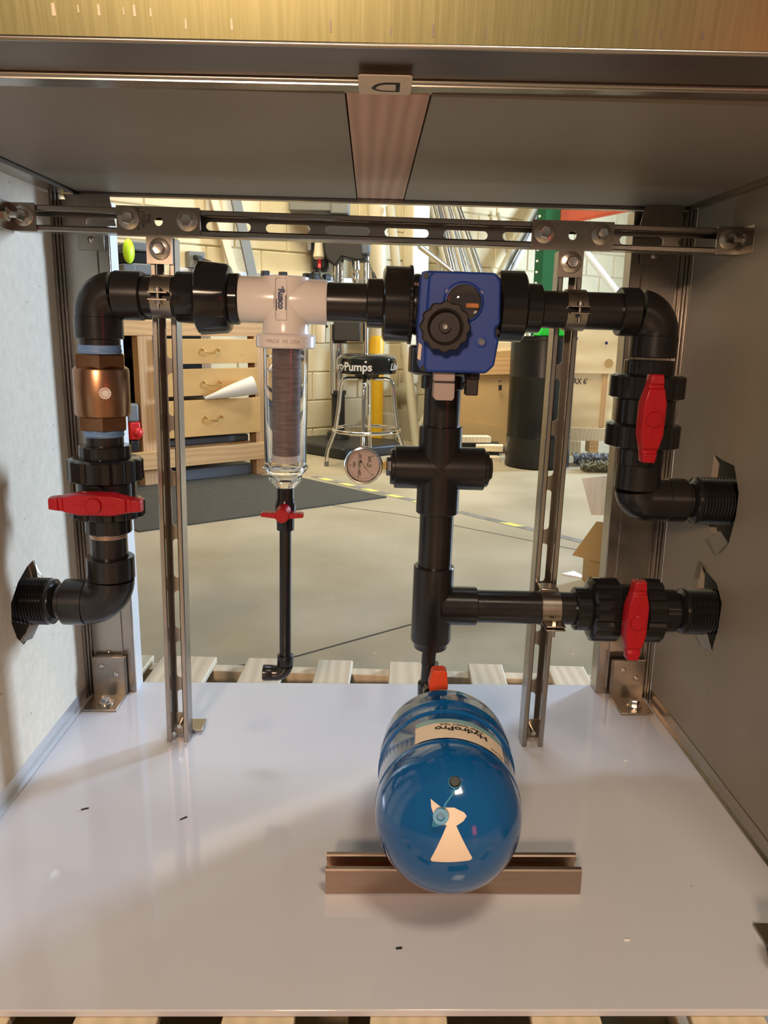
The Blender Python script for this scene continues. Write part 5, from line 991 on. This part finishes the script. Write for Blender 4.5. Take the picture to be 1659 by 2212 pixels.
solo('support_skid', MB().box(0.66, 1.02, 4.60, 4.70, FZ, -0.066), 'dark', 'dark skid under the pile of wooden offcuts', 'skid', (0.8, 4.6, FZ))
# broom heads on floor
def brush(x0, x1, y, z0, n, hgt, m, label):
    mb = MB()
    for k in range(n):
        x = x0 + (x1 - x0) * random.random(); yy = y + random.uniform(-0.08, 0.06); a_ = random.uniform(-0.9, 0.9); h = hgt * random.uniform(.5, 1.1)
        mb.tube([(x, yy, z0), (x + a_ * h * .5, yy - 0.02, z0 + h * .7), (x + a_ * h, yy - 0.05, z0 + h)], 0.0028, 3)
    return solo('bristles', mb, m, label, 'bristles', ((x0 + x1) / 2, y, z0), kind='stuff')
brush(1.50, 1.84, 4.02, FZ, 420, 0.07, 'fur', 'tan tangled bristles lying on the floor right of the drum')
brush(1.52, 1.86, 4.28, FZ, 420, 0.08, 'furg', 'grey tangled bristles on the floor behind the tan ones')
# open carton near, right
t = thing('open_carton', 'open cardboard carton with raised pale flap behind the right corner post', 'box', (0.97, 1.50, FZ))
part('back_flap', MB().prism([(0.838, 0.242), (1.10, 0.272), (1.10, 0.095), (0.885, 0.099), (0.862, 0.17)], (0, 0, 0), (1, 0, 0), (0, 0, 1), (0, 1, 0), 1.56, 1.565), 'cardw', t)
part('front_flap', MB().prism([(0.878, 0.097), (1.10, 0.075), (1.10, -0.09), (0.915, -0.064), (0.796, -0.034)], (0, 0, 0), (1, 0, 0), (0, 0, 1), (0, 1, 0.0), 1.46, 1.465), 'card', t)
part('carton_body', MB().box(0.866, 1.12, 1.47, 1.558, FZ, -0.052), 'card', t)
part('fallen_scrap', MB().prism([(0.80, 1.62), (0.90, 1.55), (0.86, 1.66)], (0, 0, 0), (1, 0, 0), (0, 1, 0), (0, 0, 1), FZ, FZ + 0.003), 'cardw', t)
# debris on the base
for k, (x, y, l, a_, m_) in enumerate(((-0.44, -0.21, 0.006, 0.4, 'ink'), (-0.27, -0.235, 0.006, 0.7, 'ink'), (0.075, -0.515, 0.004, 0.1, 'ink'), (0.38, -0.50, 0.004, 0, 'paper'), (0.52, -0.05, 0.004, 0.5, 'paper'))):
    solo('chip', MB().obox((x, y, 0.0008), (cos(a_), sin(a_), 0), (-sin(a_), cos(a_), 0), (0, 0, 1), l, 0.0012, 0.0008), m_, ('dark sliver on the white base at the far left', 'dark sliver on the white base near the left upright', 'tiny dark chip in front of the mounting channel', 'tiny pale chip at the front of the base', 'tiny pale chip on the base beside the right bracket')[k], 'chip', (x, y, 0))
